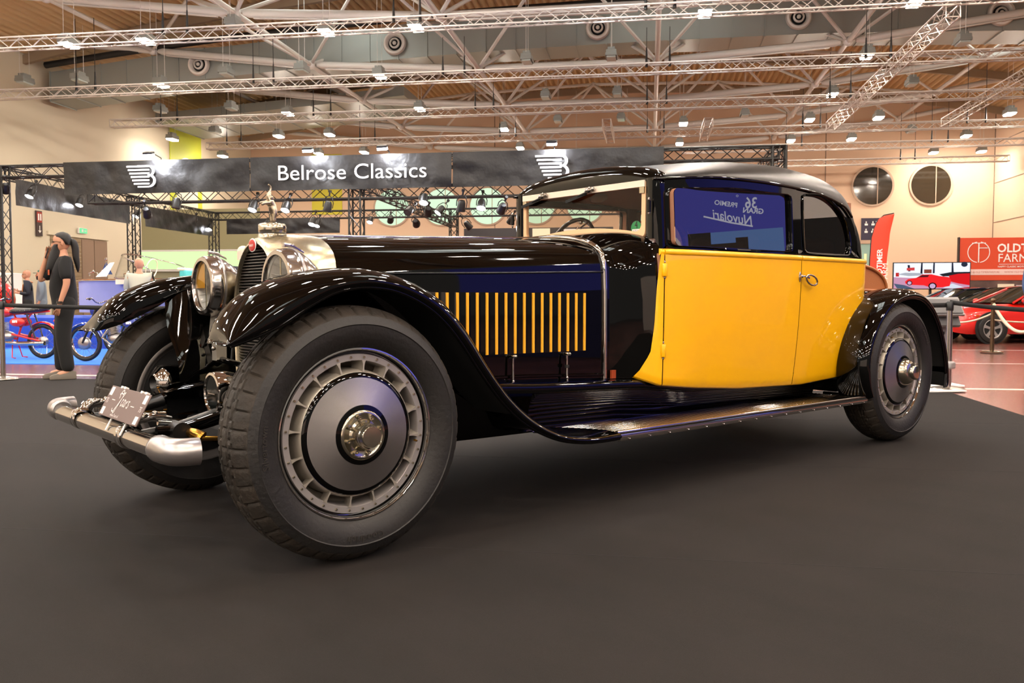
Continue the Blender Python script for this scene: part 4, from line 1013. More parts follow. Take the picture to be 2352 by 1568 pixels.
MB().box((XW-.014, YC, 1.634), (.008, 1.03, .036)).build('frame_top_rail', mat('cream_rail', '#E3D2BE', .35, coat=.4), wsf)
for y in (.385, 2*YC-.385): MB().box((XW-.014, y, 1.598), (.008, .034, .034)).build('corner_bracket', nickel, wsf)
MB().poly([V3(XW+.0, y, z) for y, z in W1]).build('screen_pane', wsglass, wsf, ang=180)
for y in (.78, 1.19):
    wp = wsf
    MB().tube([(XW-.03, y-.035, 1.634), (XW-.03, y+.035, 1.630)], .008, 8).ball((XW-.032, y-.03, 1.636), .013).ball((XW-.032, y+.015, 1.632), .015).ball((XW-.03, y, 1.645), .009).build('wiper_motor', chrome, wp)
    MB().tube([(XW-.03, y, 1.628), (XW-.034, y+.03, 1.618), (XW-.03, y+.10, 1.604)], [.008,.007,.005], 6).box((XW-.028, y+.115, 1.598), (.006, .18, .018), R=Matrix.Rotation(-.20, 3, 'X')).build('wiper_blade', darkm, wp)
stk = wsf; sc = Vector((XW-.004, .435, 1.392))
MB().lathe([(0,.0),(.040,.0)], sc, (-1,0,0), 32).build('sticker_disc', mat('sticker_green', '#1F7A3E', .5), stk)
MB().lathe([(.038,.0),(.0405,.0)], sc + V3(-.001,0,0), (-1,0,0), 32).build('sticker_rim', mat('sticker_dark', '#0E3A1E', .5), stk)
MB().box(sc + V3(-.001,0,-.016), (.001,.060,.018)).build('sticker_label', pw, stk)
text_mb('4', .058, 0, 'CENTER', 2, wide=.8).xf(Matrix.Translation(sc + V3(-.002, 0, -.002)) @ Matrix.Rotation(-PI/2, 4, 'Z')).build('sticker_number', blackm, stk, weld=False)
text_mb('BN-TR 75H', .010, 0, 'CENTER', 1).xf(Matrix.Translation(sc + V3(-.003, 0, -.020)) @ Matrix.Rotation(-PI/2, 4, 'Z')).build('sticker_lettering', blackm, stk, weld=False)
# ------------------------------------------------------------------ interior
intr = part('cabin', car)
MB().loft([[bodyP(x, dz_(x)-.02, -.03) + V3(0,0,0), Vector((x, YC-.35, dz_(x)+.06)), Vector((x, YC, dz_(x)+.085)), Vector((x, YC+.35, dz_(x)+.06)), Vector((x, 2*YC - bodyP(x, dz_(x)-.02, -.03).y, dz_(x)-.02))] for x in (2.08, 2.5, 3.0, 3.5, 3.9)]).build('headlining', brown_in, intr)
MB().box((4.0, YC, 1.25), (.04, 1.30, .80)).build('back_lining', brown_in, intr)
for y in (.235, 2*YC-.235): MB().box((2.95, y, .88), (1.9, .02, .72)).build('door_lining', brown_in, intr)
MB().box((2.05, YC, 1.20), (.05, 1.18, .25)).build('dashboard', mat('walnut', '#3a2114', .35, coat=.4), intr, bev=.01)
for y in (.56, 1.20):
    st = part('seat', car)
    MB().box((2.72, y, .82), (.52, .50, .20)).build('seat_cushion', tan, st, bev=.05)
    MB().box((3.0, y, 1.14), (.13, .50, .52), R=Matrix.Rotation(.18, 3, 'Y')).build('seat_back', tan, st, bev=.05)
st = part('rear_bench', car)
MB().box((3.62, YC, .82), (.55, 1.15, .22)).build('seat_cushion', tan, st, bev=.05)
MB().box((3.88, YC, 1.14), (.15, 1.15, .56), R=Matrix.Rotation(.15, 3, 'Y')).build('seat_back', tan, st, bev=.05)
sw = part('steering_wheel', car); c = Vector((2.38, 1.31, 1.335)); Mr = Matrix.Translation(c) @ Matrix.Rotation(math.radians(-68), 4, 'Y')
wm = mat('steering_rim', '#2b1a12', .35, coat=.3)
MB().tube([(math.cos(a)*.20, math.sin(a)*.20, 0) for a in [2*PI*k/64 for k in range(64)]], [.0135 + .002*((k//2) % 2) for k in range(64)], 8, closed=True).xf(Mr).build('wheel_rim', wm, sw)
for k in range(4):
    a = PI/4 + PI/2*k; MB().tube([(0,0,-.01), (math.cos(a)*.11, math.sin(a)*.11, -.008), (math.cos(a)*.19, math.sin(a)*.19, 0)], [.014,.010,.008], 6).xf(Mr).build('wheel_spoke', wm, sw)
MB().lathe([(0,.01),(.03,.01),(.035,-.02),(.02,-.10),(.02,-.5)], n=16).xf(Mr).build('steering_column', blackm, sw)
MB().tube([(2.10, .94, 1.38), (2.12, .95, 1.43), (2.16, .93, 1.46)], .006, 6).tube([(2.10, 1.0, 1.38), (2.12, .97, 1.44)], .005, 6).ball((2.12,.95,1.46), .012).ball((2.1,.9,1.40), .014).ball((2.1,1.02,1.40), .012).build('dash_lever', chrome, intr)
mr = MB().ball((2.16, .84, 1.60), (.012, .075, .028), 16).build('rear_mirror', mat('mirror_back', '#6b4a30', .4), intr)
# ------------------------------------------------------------------ rear trunk in tan leather
tk = part('trunk', car); prof = [(4.26, 1.05), (4.26, 1.235)] + [(4.30 + .44*math.sin(a), 1.05 + .185*math.cos(a)**.9) for a in [PI/2*k/14 for k in range(15)]]
MB().loft([[V3(x, y, z) for x, z in prof] for y in (.33, 2*YC-.33)], cu=True, caps=True).build('trunk_body', tan, tk, bev=.01)
for y in (.325, 2*YC-.325):
    MB().tube([V3(x, y, z) for x, z in prof[2:]] + [V3(4.30, y, 1.055)], .012, 8).build('trunk_piping', tan, tk)
    MB().box((4.32, y - (.012 if y < YC else -.012), 1.15), (.045, .008, .18), R=Matrix.Rotation(-.15, 3, 'Y')).build('trunk_strap', mat('strap_leather', '#8d5630', .5), tk, bev=.002)
    MB().tube([(4.31 + .022*math.cos(a), y - (.02 if y < YC else -.02), 1.09 + .03*math.sin(a)) for a in [2*PI*k/20 for k in range(20)]], .005, 6, closed=True).build('strap_buckle', chrome, tk)
MB().box((4.55, YC, 1.02), (.62, 1.15, .05)).box((4.35, YC, .92), (.25, 1.2, .22)).build('trunk_rack', black, tk, bev=.01)
# ================================================================== SURROUNDINGS
def G(px, D, z=0.0):
    """point at optical depth D (m) in the direction of column px of the frame, height z"""
    r = (px - 1176) / 2000 * D; return Vector((CAM.x, CAM.y, 0)) + RH*r + FH*D + V3(0, 0, z)
def zof(py, D): return 1.0 + (683 - py) / 2000 * D
def uv_of(P): d = P - Vector((CAM.x, CAM.y, 0)); return d.dot(UV_U), d.dot(UV_V)
# ------------------------------------------------------------------ booth truss with banner
VF = 18.7; UL, UR = -15.25, 2.6
bt = thing('exhibition_truss', 'black lattice truss frame of the stand, carrying the Belrose Classics banner', 'truss', (0,0,0))
def beam(p, q, name='truss_beam', w=.26, h=.26, bay=.30, rc=.022): return box_truss(MB(), p, q, w, h, bay, rc, .010).build(name, truss_blk, bt, ang=50, weld=False)
for u, v in ((UL, VF), (-6.45, VF), (UR, VF), (-15.7, 24.8), (-15.8, 30.0), (-6.8, 30.0), (UR, 30.0)):
    box_truss(MB(), H(u, v, 0), H(u, v, 4.1), .26, .26, .30, .024, .011, up=UV_U).build('truss_tower', truss_blk, bt, ang=50, weld=False)
    hbox(u-.25, u+.25, v-.25, v+.25, 0, .02).build('base_plate', truss_blk, bt)
beam(H(UL, VF, 3.97), H(UR, VF, 3.97)); beam(H(-12.9, VF, 3.32), H(UR, VF, 3.32))
beam(H(UL, VF, 3.97), H(-15.7, 24.8, 3.97)); beam(H(-15.7, 24.8, 3.97), H(-15.8, 30, 3.97)); beam(H(-15.8, 30, 3.97), H(UR, 30, 3.97)); beam(H(-6.45, VF, 3.55), H(-6.8, 30, 3.6)); beam(H(UR, VF, 3.97), H(UR, 30, 3.97))
def banner_mb(p, q, z0, z1, seed, amp=.05, nu=60, nz=9):
    q_ = []; t = (q - p); n = Vector((t.y, -t.x, 0)).normalized()
    for i in range(nu + 1):
        c = []
        for j in range(nz + 1):
            a, b = i/nu, j/nz; P = p + t*a + V3(0, 0, z0 + (z1 - z0)*b)
            w_ = noise.noise(Vector((a*t.length*1.3 + seed, b*1.1, seed))) + .5*noise.noise(Vector((a*t.length*3.1, b*3 + a*4, seed + 9)))
            c.append(P + n*(amp*w_*min(1, 2.2*(1-b) + .25)))
        q_.append(c)
    return MB().loft(q_)
bn = thing('stand_banner', 'long black banner reading Belrose Classics between two striped B emblems', 'banner', (0,0,0))
uA = -13.45; cuts = [-13.45, -8.85, -4.22, .28]
for k in range(3):
    banner_mb(H(cuts[k]+.01, VF-.22, 0), H(cuts[k+1]-.01, VF-.22, 0), 3.38, 4.125, 3*k+1).build('banner_panel', cloth_blk, bn, ang=80)
bnw = mat('banner_print', '#EFE6DC', .5)
def on_banner(mb, u, z, dv=.30): return mb.xf(Matrix.Translation(H(u, VF-.22-dv, z)) @ Matrix.Rotation(HROT, 4, 'Z'))
def serif_text(s, size):
    mb = text_mb(s, size, 0, 'LEFT', 4, bold=-.002, wide=.93); return mb
tb = serif_text('Belrose Classics', .47)
wdt = max(v[0] for v in tb.v) - min(v[0] for v in tb.v); k_ = 3.38 / wdt; tb.v = [(x*k_, y, z) for x, y, z in tb.v]
on_banner(tb, -8.20, 3.60, .045).build('banner_lettering', bnw, bn, weld=False)
def emblem(u, s=1.0):
    m = MB()
    for k in range(6): x0_ = -.36 + .035*k; m.box((( x0_ + .20)/2, 0, .235 - .078*k), ((.20 - x0_), .004, .036))
    for (cz, r, a0) in ((.13, .115, -PI/2), (-.09, .135, -PI/2)):
        pts = [(.16 + math.cos(a0 + PI*i/14)*r*1.25, 0, cz + math.sin(a0 + PI*i/14)*r) for i in range(15)]
        m.ribbon(pts, [.022 + .04*math.sin(PI*i/14) for i in range(15)], (0,-1,0))
    m.box((.05, 0, .245), (.28, .004, .03)).box((.05, 0, -.225), (.28, .004, .03))
    return on_banner(m, u, 3.745, .06)
for u in (-11.45, -2.05): emblem(u).build('banner_emblem', mat('emblem_white', '#F6F4EE', .5), bn, weld=False)
side = thing('side_banner', 'plain black banner hung along the left side of the stand truss', 'banner', (0,0,0))
banner_mb(H(-15.1, 19.0, 0), H(-15.5, 24.3, 0), 3.22, 3.86, 21).build('banner_panel', cloth_blk, side, ang=80)
side2 = thing('side_banner', 'plain black banner on the far part of the side truss, behind the first tower', 'banner', (0,0,0))
banner_mb(H(-15.55, 25.2, 0), H(-15.65, 29.6, 0), 3.22, 3.86, 25).build('banner_panel', cloth_blk, side2, ang=80)
bk = thing('back_banner', 'plain black banner under the rear truss, behind the elephant mascot', 'banner', (0,0,0))
banner_mb(H(-15.2, 29.8, 0), H(-10.9, 29.8, 0), 3.30, 3.85, 28).build('banner_panel', cloth_blk, bk, ang=80)
# arm lights over the banner
lampw = emi('white_spot_lens', '#F4F6FF', 300); lampd = emi('white_spot_dim', '#FFF4E6', 40)
for px, nm in ((380, 'over the striped B emblem at the banner start'), (733, 'over the word Belrose'), (898, 'over the word Classics'), (1273, 'over the striped B emblem above the windscreen')):
    D = VF / (.9877 + .1559*(px-1176)/2000); P = G(px, D); u, v = uv_of(P); o = thing('banner_light', 'bright white arm light %s' % nm, 'lamp', H(u, VF-.55, 4.20), HROT, 'arm lights over the banner')
    MB().tube([(0,.55,-.15), (0,.5,.0), (0,.1,.06)], .012, 6).build('arm', blackm, o)
    MB().box((0,0,.03), (.22,.14,.05), R=Matrix.Rotation(.35, 3, 'X')).build('light_head', blackm, o, bev=.01)
    MB().box((0,.012,-.015), (.20,.12,.05), R=Matrix.Rotation(.35, 3, 'X')).build('light_lens', emi('arm_light_lens', '#F2F6FF', 900), o)
# stage spotlights
def spot_proto():
    o = thing('stage_spotlight', 'x', 'spotlight')
    MB().lathe([(0,.17),(.06,.16),(.085,.10),(.09,.0),(.10,-.07),(.098,-.075),(.085,-.06)], n=18).build('can', truss_blk, o)
    MB().tube([(-.11,0,.02), (-.115,0,.14), (-.07,0,.25), (0,0,.28), (.07,0,.25), (.115,0,.14), (.11,0,.02)], .011, 6).build('yoke', truss_blk, o)
    MB().cyl((0,0,.27), (0,0,.38), .02, n=8).box((0,0,.38), (.06,.06,.05)).build('clamp', truss_blk, o)
    return o
sp0 = spot_proto(); lens_s = MB().lathe([(0,-.062),(.086,-.062)], n=18)
lw_ = lens_s.build('spot_lens', lampw); ld_ = lens_s.build('spot_lens', mat('spot_glass_dark', '#3a3a3a', .1))
spots = [(585,478,19.5,1,.15,.1,'above the gap before the mascot'), (660,479,19.4,1,.0,.1,'just past the mascot'), (755,480,19.3,0,.1,.2,'under the word Belrose end, unlit'), (410,472,19.9,0,-.2,.1,'beside the second tower, unlit'),
 (343,492,19.9,0,.8,.4,'tilted, near the second tower, unlit'), (720,512,24,1,.1,.1,'left of the middle tower'), (1106,474,18.8,1,.05,.0,'under the banner before the windscreen'), (1152,482,18.7,0,.8,.6,'large tilted can near the windscreen, unlit'),
 (1060,478,18.9,0,.3,.2,'slim, under the seam of the banner, unlit'), (975,462,19.0,1,.0,.0,'high up behind the crossing trusses'), (616,516,29.7,1,.1,.1,'on the rear truss behind the mascot'), (731,516,29.6,1,.1,.1,'on the rear black banner'), (852,508,29.3,1,.0,.1,'on the rear truss past the middle tower'),
 (898,506,27,0,.9,.5,'small tilted can against the pale round window, unlit'), (957,514,23,0,1.1,.3,'hanging low and tilted, unlit'), (985,488,21,0,1.0,.5,'in the cluster of big cans, upper, unlit'), (940,486,21,0,-.9,.4,'in the cluster of big cans, outer, unlit'), (1010,486,22,1,.3,.6,'bright, in the cluster of cans'),
 (1077,520,24,0,.5,-.6,'dangling low near the dark partition, unlit'), (1172,508,26,0,.6,.6,'beside the windscreen pillar, unlit'), (77,448,20.9,1,.2,.1,'first along the side truss'), (190,468,23.5,1,.3,.0,'second along the side truss'), (318,494,27.5,1,.1,.2,'beside the second tower, lit'),
 (375,499,28.5,1,.3,.1,'between the side towers'), (448,513,30.5,1,.3,.1,'last along the side truss'), (485,524,31.5,1,.0,.1,'before the far corner tower'), (22,437,20.8,0,.6,.5,'large can at the near corner tower, unlit')]
for px, py, D, on, tx_, ty_, where in spots:
    o = copy_tree(sp0); o['label'] = '%s stage spotlight %s' % ('lit' if on else 'black', where); o['group'] = 'spotlights on the stand truss'
    o.location = G(px, D, zof(py, D)); o.rotation_euler = (-.55 + tx_*.3 if on else tx_, ty_, HROT); clone(lw_ if on else ld_, o)
for t in list(sp0.children) + [sp0, lw_, ld_]: bpy.data.objects.remove(t)
# dark partition of the stand and its logo, seen above the bonnet
dp = thing('dark_partition', 'dark grey partition wall with glowing stripes above the bonnet line', 'partition', (0,0,0))
hbox(-5.15, -1.0, 24.0, 24.15, 0, 2.93).build('partition_board', mat('partition_grey', '#2f2a28', .6), dp)
for k, z in enumerate((2.80, 2.62, 2.46)): hbox(-2.35, -1.45 + (.25 if k == 0 else 0), 23.96, 23.99, z, z+.08).build('partition_stripe', bnw, dp)
hbox(-3.2, -2.72, 23.9, 23.95, 2.35, 2.90).build('lit_square', emi('warm_square', '#FFE3BE', 1.5), dp)
# green backlit counter wall far left
gl = thing('backlit_wall', 'pale green backlit panel wall behind the wooden boat', 'partition', (0,0,0))
g_e = emi('green_backlight', '#C4F7A0', 1.5)
for a, b in ((-21.2, -17.9), (-17.75, -14.6), (-14.45, -11.3)):
    hbox(a, b, 34.0, 34.1, 2.20, 2.92).build('light_panel', g_e, gl)
hbox(-21.3, -16.0, 34.2, 34.3, 0, 4.7).build('tall_board', mat('olive_board', '#8a8462', .7), gl)
hbox(-21.3, -11.2, 34.08, 34.2, 0, 3.0).build('wall_board', mat('counter_grey', '#8f8b70', .6), gl)
hbox(-21.3, -11.2, 33.95, 34.1, 2.10, 2.2).build('panel_frame', steel_white, gl); hbox(-21.3, -11.2, 33.95, 34.1, 2.92, 3.0).build('panel_frame', steel_white, gl)
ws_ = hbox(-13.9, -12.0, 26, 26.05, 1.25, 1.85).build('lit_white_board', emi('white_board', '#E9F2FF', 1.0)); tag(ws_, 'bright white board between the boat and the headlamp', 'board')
# ------------------------------------------------------------------ left wall gate recess, signs, cabinet
gr = thing('roller_gate', 'beige roller gate recess with side panels in the pale wall', 'gate', (0,0,0))
hbox(LW, LW+.10, 32.0, 36.0, 3.55, 3.7).build('gate_lintel', wall_l, gr)
for k in range(22): hbox(LW+.01, LW+.05, 32.2, 34.1, .16*k, .16*k+.145).build('gate_slat', gate, gr)
hbox(LW+.01, LW+.06, 34.15, 34.95, 0, 3.5).build('gate_panel', dark_in, gr); hbox(LW+.01, LW+.06, 35.0, 35.9, 0, 3.5).build('gate_panel', dark_in, gr)
ex = thing('exit_sign', 'small lit green exit sign over the roller gate', 'sign', H(LW+.12, 34.1, 3.85), HROT + PI/2)
MB().box((0,.0,0), (.52,.08,.24)).build('sign_box', white, ex); MB().box((0,-.055,0), (.48,.02,.21)).build('sign_face', emi('exit_green', '#7FE0A0', 1.2), ex)
MB().box((-.08,-.07,0), (.10,.005,.12)).box((.10,-.07,.0), (.14,.005,.03)).build('sign_symbol', white, ex)
wc = thing('toilet_sign', 'narrow sign with red upper half and white arrow, on the pale wall', 'sign', H(LW+.06, 31.5, 3.95), HROT + PI/2)
MB().box((0,0,0), (.34,.05,1.0)).build('sign_board', mat('sign_dark', '#3b2c2c', .5), wc)
MB().box((0,-.03,.25), (.28,.01,.42)).build('sign_red', mat('sign_red', '#9a3020', .5), wc)
MB().box((-.06,-.04,.25), (.07,.005,.26)).box((.06,-.04,.25), (.07,.005,.26)).box((0,-.035,-.22), (.03,.005,.26)).poly([(-.09,-.036,-.28), (0,-.036,-.38), (.09,-.036,-.28)]).build('sign_symbol', white, wc, weld=False)
cb = thing('white_cabinet', 'white cabinet with a blue label against the wall, left of the bald man', 'cabinet', G(27, 25), HROT)
MB().box((0,0,.85), (.42,.4,1.7)).build('cabinet_body', white, cb, bev=.01); MB().box((.0,-.205,.85), (.36,.012,1.6)).build('cabinet_door', mat('cab_door', '#DDD6CC', .5), cb); MB().box((.12,-.215,1.1), (.06,.01,.3)).build('door_label', mat('lab_blue', '#5a6a90', .5), cb)
# ------------------------------------------------------------------ people
skin_c = mat('skin', '#B98467', .55)
SKINS = {}
def person(label, loc, rz, h, arms, cloth, hairf=None, legs=None, lean=0, belly=.0, sleeves=1.0, skinm=None, fingers=True, extras=None, shoes='#3a2f28'):
    """arms: for each side (elbow, wrist) in a frame facing +x, metres for a 1.75 m person"""
    o = thing('person', label, 'person', loc, rz); o.scale = (h/1.75,)*3
    sk = skinm or skin_c; top_m, leg_m = cloth
    Vv, Ee, Rr = [], [], []
    def nd(p, r, par=None):
        Vv.append(p); Rr.append(r); i = len(Vv) - 1
        if par is not None: Ee.append((par, i))
        return i
    L = lean
    pel = nd((0,0,.93), (.09,.10)); wa = nd((L*.3,0,1.12), (.085,.095), pel); ch = nd((L*.7,0,1.30), (.10,.12), wa); nb = nd((L+.0,0,1.46), (.055,.06), ch); nk = nd((L+.015,0,1.54), (.052,.052), nb); hd_ = nd((L+.02,0,1.60), (.05,.05), nk)
    legs = legs or (((.01,.10,.50), (-.01,.10,.09)), ((.01,-.10,.50), (-.01,-.10,.09)))
    lj = []
    for s, (kn, an) in zip((1, -1), legs):
        hp = nd((0, s*.09, .86), (.065,.065), pel); k_ = nd(kn, (.058,.058), hp); a_ = nd(an, (.038,.038), k_); t_ = nd((an[0]+.13, an[1]*1.1, an[2]-.04), (.035,.03), a_); lj.append(((0, s*.09, .86), kn, an))
    aj = []
    for s, (el, wr) in zip((1, -1), arms):
        sh = nd((L*.9, s*.185, 1.40), (.058,.058), ch); e_ = nd(el, (.042,.042), sh); w_ = nd(wr, (.026,.026), e_)
        d = (Vector(wr) - Vector(el)).normalized(); pm = Vector(wr) + d*.06; p_ = nd(tuple(pm), (.033,.020), w_)
        aj.append(((L*.9, s*.185, 1.40), el, wr))
        if fingers:
            sd = d.cross(V3(0,1,0)); sd = sd.normalized() if sd.length > .1 else V3(0,0,1)
            for k in range(4):
                off_ = sd * (.026 - .0175*k); b = pm + d*.035 + off_; c_ = b + d*(.035 - .004*abs(k-1)) + V3(0, -s*.012, 0); b_ = nd(tuple(b), (.0095,.0095), p_); m_ = nd(tuple(c_), (.0085,.0085), b_); nd(tuple(c_ + d*.02 + V3(0, -s*.02, 0)), (.0075,.0075), m_)
            tb_ = Vector(wr) + d*.03 + sd*.03; t1 = nd(tuple(tb_), (.012,.012), p_); nd(tuple(tb_ + d*.035 + sd*.018), (.009,.009), t1)
    body = skin_mesh('body', [tuple(v) for v in Vv], Ee, Rr, sk, o, 2)
    # head joined onto the body
    hx = L + .02; hz = 1.52
    S = [(0,.070,-.01,.030),(.015,.086,-.04,.046),(.04,.092,-.070,.060),(.07,.094,-.085,.068),(.10,.091,-.092,.073),(.125,.088,-.096,.075),(.155,.090,-.098,.076),(.185,.078,-.092,.070),(.212,.045,-.070,.052),(.226,.0,-.03,.02)]
    secs = []
    for z, xf_, xb, hw_ in S:
        q = []
        for k in range(24):
            a = 2*PI*k/24; cx = (xf_ + xb)/2; rx_ = (xf_ - xb)/2; x = cx + rx_*math.cos(a); y = hw_*math.sin(a)
            if abs(math.sin(a)) < .3 and math.cos(a) > 0: x += {.07: .022, .10: .012, .04: .004}.get(z, 0) * (1 - abs(math.sin(a))/.3)
            if .15 < abs(math.sin(a)) < .75 and math.cos(a) > 0 and z == .10: x -= .006
            q.append(V3(hx + x, y, hz + z))
        secs.append(q)
    hm = MB().loft(secs, cu=True, caps=True)
    for s in (1, -1): hm.ball((hx-.005, s*.077, hz+.095), (.016,.008,.028), 10)
    hm.ball((hx+.088, 0, hz+.040), (.010,.024,.006), 8)
    ho = hm.build('head', sk, body, ang=80)
    for s in (1, -1): MB().ball((hx+.084, s*.030, hz+.112), (.008,.012,.007), 8).build('eye', darkm, body)
    # clothing grown over the body
    tv = [(0,0,.80),(0,0,.88),(L*.15,0,1.0),(L*.3+belly*.5,0,1.12),(L*.7+belly*.3,0,1.29),(L*.95,0,1.43)]; tr = [(.150,.172),(.150,.175),(.145+belly*.3,.165),(.140+belly*.4,.160),(.138+belly*.25,.165),(.080,.09)]
    te = [(0,1),(1,2),(2,3),(3,4),(4,5)]
    for sh, el, wr in aj:
        i = len(tv); E_ = Vector(el); S_ = Vector(sh); W_ = Vector(wr); tv.append(sh); tr.append((.098,.098) if sleeves >= 1 else (.088,.088)); te.append((4, i))
        if sleeves >= 1: tv += [el, tuple(E_.lerp(W_, .92))]; tr += [(.058,.058), (.040,.040)]; te += [(i, i+1), (i+1, i+2)]
        else: tv += [tuple(S_.lerp(E_, .9))]; tr += [(.070,.070)]; te += [(i, i+1)]
    skin_mesh('shirt' if sleeves < 1 else 'jacket', tv, te, tr, top_m, o, 2)
    pv = [(0,0,1.04),(0,0,.92)]; pr_ = [(.140,.150),(.140,.155)]; pe = [(0,1)]
    for hp, kn, an in lj:
        i = len(pv); pv += [(hp[0], hp[1], .84), kn, (an[0], an[1], an[2]-.015)]; pr_ += [(.112,.112), (.090,.090), (.080,.072)]; pe += [(1, i), (i, i+1), (i+1, i+2)]
    skin_mesh('trousers', pv, pe, pr_, leg_m, o, 2)
    for hp, kn, an in lj:
        q = MB().loft([[V3(an[0]+x, an[1] + y*w_, an[2]-.09 + z) for y, z in ((-1,0),(-1,.05*hh),(-.6,.10*hh),(.6,.10*hh),(1,.05*hh),(1,0))] for x, w_, hh in ((-.08,.035,.9),(-.05,.042,1.0),(.02,.042,1.0),(.10,.046,.75),(.17,.046,.6),(.205,.03,.4))], cu=True, caps=True)
        q.build('shoe', mat('shoe_' + shoes[1:], shoes, .6), o, bev=.006)
    if extras: extras(o, hx, hz, aj)
    return o
cloth_black = mat('black_cotton', '#060506', .85); jeans_b = mat('black_jeans', '#070707', .85); navy = mat('navy_jacket', '#0c1222', .7); linen = mat('pale_linen', '#A8A898', .8, bump=.2, bscale=30); greyj = mat('grey_denim', '#6f7c88', .8); blueg = mat('blue_puffer', '#1e3c66', .55)
hair_d = mat('dark_hair', '#0b0705', .6, bump=.3, bscale=120); hair_w = mat('white_hair', '#CFC2AE', .7, bump=.6, bscale=90)
def cap_hair(o, hx, hz, m, back=.02, low=.10, name='hair', k=1.0):
    q = MB(); secs = []
    for z, xf_, xb, hw_ in ((low,-.02,-.100,.076),(.125,.02,-.106,.081),(.150,.055,-.109,.083),(.175,.078,-.107,.081),(.200,.070,-.095,.071),(.222,.045,-.07,.052),(.236,.0,-.03,.02)):
        secs.append([V3(hx + (xf_*k + xb)/2 + (xf_*k - xb)/2*math.cos(a), hw_*math.sin(a), hz + z) for a in [2*PI*i/24 for i in range(24)]])
    return q.loft(secs, cu=True, caps=True).build(name, m, o, ang=80)
def glasses(o, hx, hz):
    q = MB()
    for s in (1, -1):
        q.tube([(hx+.098, s*.032 + .024*math.cos(a), hz+.112 + .017*math.sin(a)) for a in [2*PI*i/14 for i in range(14)]], .0028, 5, closed=True)
        q.tube([(hx+.096, s*.056, hz+.115), (hx+.05, s*.076, hz+.115), (hx-.01, s*.080, hz+.108)], .0025, 5)
    q.tube([(hx+.100, .010, hz+.114), (hx+.100, -.010, hz+.114)], .003, 5); q.build('glasses', blackm, o, weld=False)
tattoo = mat('tattooed_arm', '#7a5d4e', .6, var='#4a3a34', vscale=18)
def ex_beard(o, hx, hz, aj):
    cap_hair(o, hx, hz, hair_d, low=.085); glasses(o, hx, hz)
    secs = []
    for z, xf_, xb, hw_ in ((.085,.085,.02,.070),(.060,.100,.02,.068),(.030,.108,.01,.062),(-.01,.125,.0,.060),(-.07,.142,.0,.056),(-.14,.160,.02,.050),(-.20,.172,.05,.040),(-.27,.165,.09,.016)):
        secs.append([V3(hx + (xf_+xb)/2 + (xf_-xb)/2*math.cos(a), hw_*math.sin(a), hz + z) for a in [2*PI*i/20 for i in range(20)]])
    MB().loft(secs, cu=True, caps=True).build('beard', hair_d, o, ang=80)
    MB().tube(smooth([(hx-.09,0,hz+.13),(hx-.125,0,hz+.12),(hx-.145,.0,hz+.05),(hx-.15,0,hz-.05),(hx-.165,0,hz-.15),(hx-.17,0,hz-.24)], 16), [.020,.028,.034,.038,.040,.041,.041,.040,.039,.037,.035,.032,.028,.022,.015,.006], 12).build('ponytail', hair_d, o, ang=80)
    w_ = Vector(aj[1][2]); MB().box(w_ + V3(-.012,.022,.075), (.014,.07,.15), R=Matrix.Rotation(-.3, 3, 'Y')).build('phone', blackm, o, bev=.004)
    w_ = Vector(aj[0][2]); MB().cyl(w_ + V3(0,0,.0), w_ + V3(0,0,.03), .034, n=16).build('wristwatch', mat('watch_grey', '#4a4540', .3, .8), o)
    MB().box((.165,.075,1.27), (.016,.05,.06)).build('shirt_print', mat('orange_print', '#B4552e', .7), o)
# facing the left of the picture; his own left side shows, his right hand holds the phone
fw = math.atan2(-UV_U.y, -UV_U.x)
bm_loc = G(150, 10.75)
person('tall bearded man with ponytail and black t-shirt, phone at his ear, standing behind the belt', bm_loc, fw + .66, 1.80,
       (((-.02,.24,1.14), (.06,.235,.90)), ((.26,-.18,1.17), (.185,-.10,1.44))), (cloth_black, jeans_b), belly=.06, sleeves=.5, extras=ex_beard, shoes='#5d5448',
       legs=(((.035,.10,.50), (-.02,.10,.09)), ((.05,-.10,.50), (.05,-.10,.09))))
def ex_bald(o, hx, hz, aj):
    glasses(o, hx, hz); MB().tube([(-.12,.05,1.42),(.0,.10,1.47),(.10,.10,1.35),(.13,.10,1.1)], .018, 8).build('bag_strap', tan, o)
person('bald man with glasses and navy jacket, beyond the parked motorcycle', G(66, 22.0), fw + .6, 1.70, (((-.02,.22,1.12), (.2,.15,1.15)), ((.0,-.22,1.12), (.22,-.1,1.2))), (navy, jeans_b), extras=ex_bald)
def ex_cap(o, hx, hz, aj):
    gm = mat('green_cap', '#2c5a4a', .7); cap_hair(o, hx, hz, gm, low=.13, name='cap'); MB().box((hx+.115,0,hz+.150), (.10,.11,.012)).build('cap_peak', gm, o, bev=.004)
    secs = [[V3(hx + (f+b)/2 + (f-b)/2*math.cos(a), w_*math.sin(a), hz + z) for a in [2*PI*i/16 for i in range(16)]] for z, f, b, w_ in ((.07,.09,.0,.068),(.03,.10,.0,.06),(-.03,.09,.02,.04))]
    MB().loft(secs, cu=True, caps=True).build('beard', hair_d, o)
person('bearded man in a green cap and grey denim, beyond the man with the phone', G(97, 22.8), fw + .6, 1.72, (((-.02,.24,1.12), (.05,.24,.9)), ((-.02,-.24,1.12), (.05,-.24,.9))), (greyj, greyj), extras=ex_cap)
def ex_back(o, hx, hz, aj): pass
person('bald man in a pale linen jacket with his back turned, beside the wooden boat', G(321, 16.2), YAW + .25, 1.74, (((.10,.24,1.14), (.28,.14,1.12)), ((.10,-.24,1.14), (.28,-.14,1.12))), (linen, greyj), lean=.06, belly=.0, extras=ex_back)
def ex_white(o, hx, hz, aj): cap_hair(o, hx, hz, hair_w, low=.03)
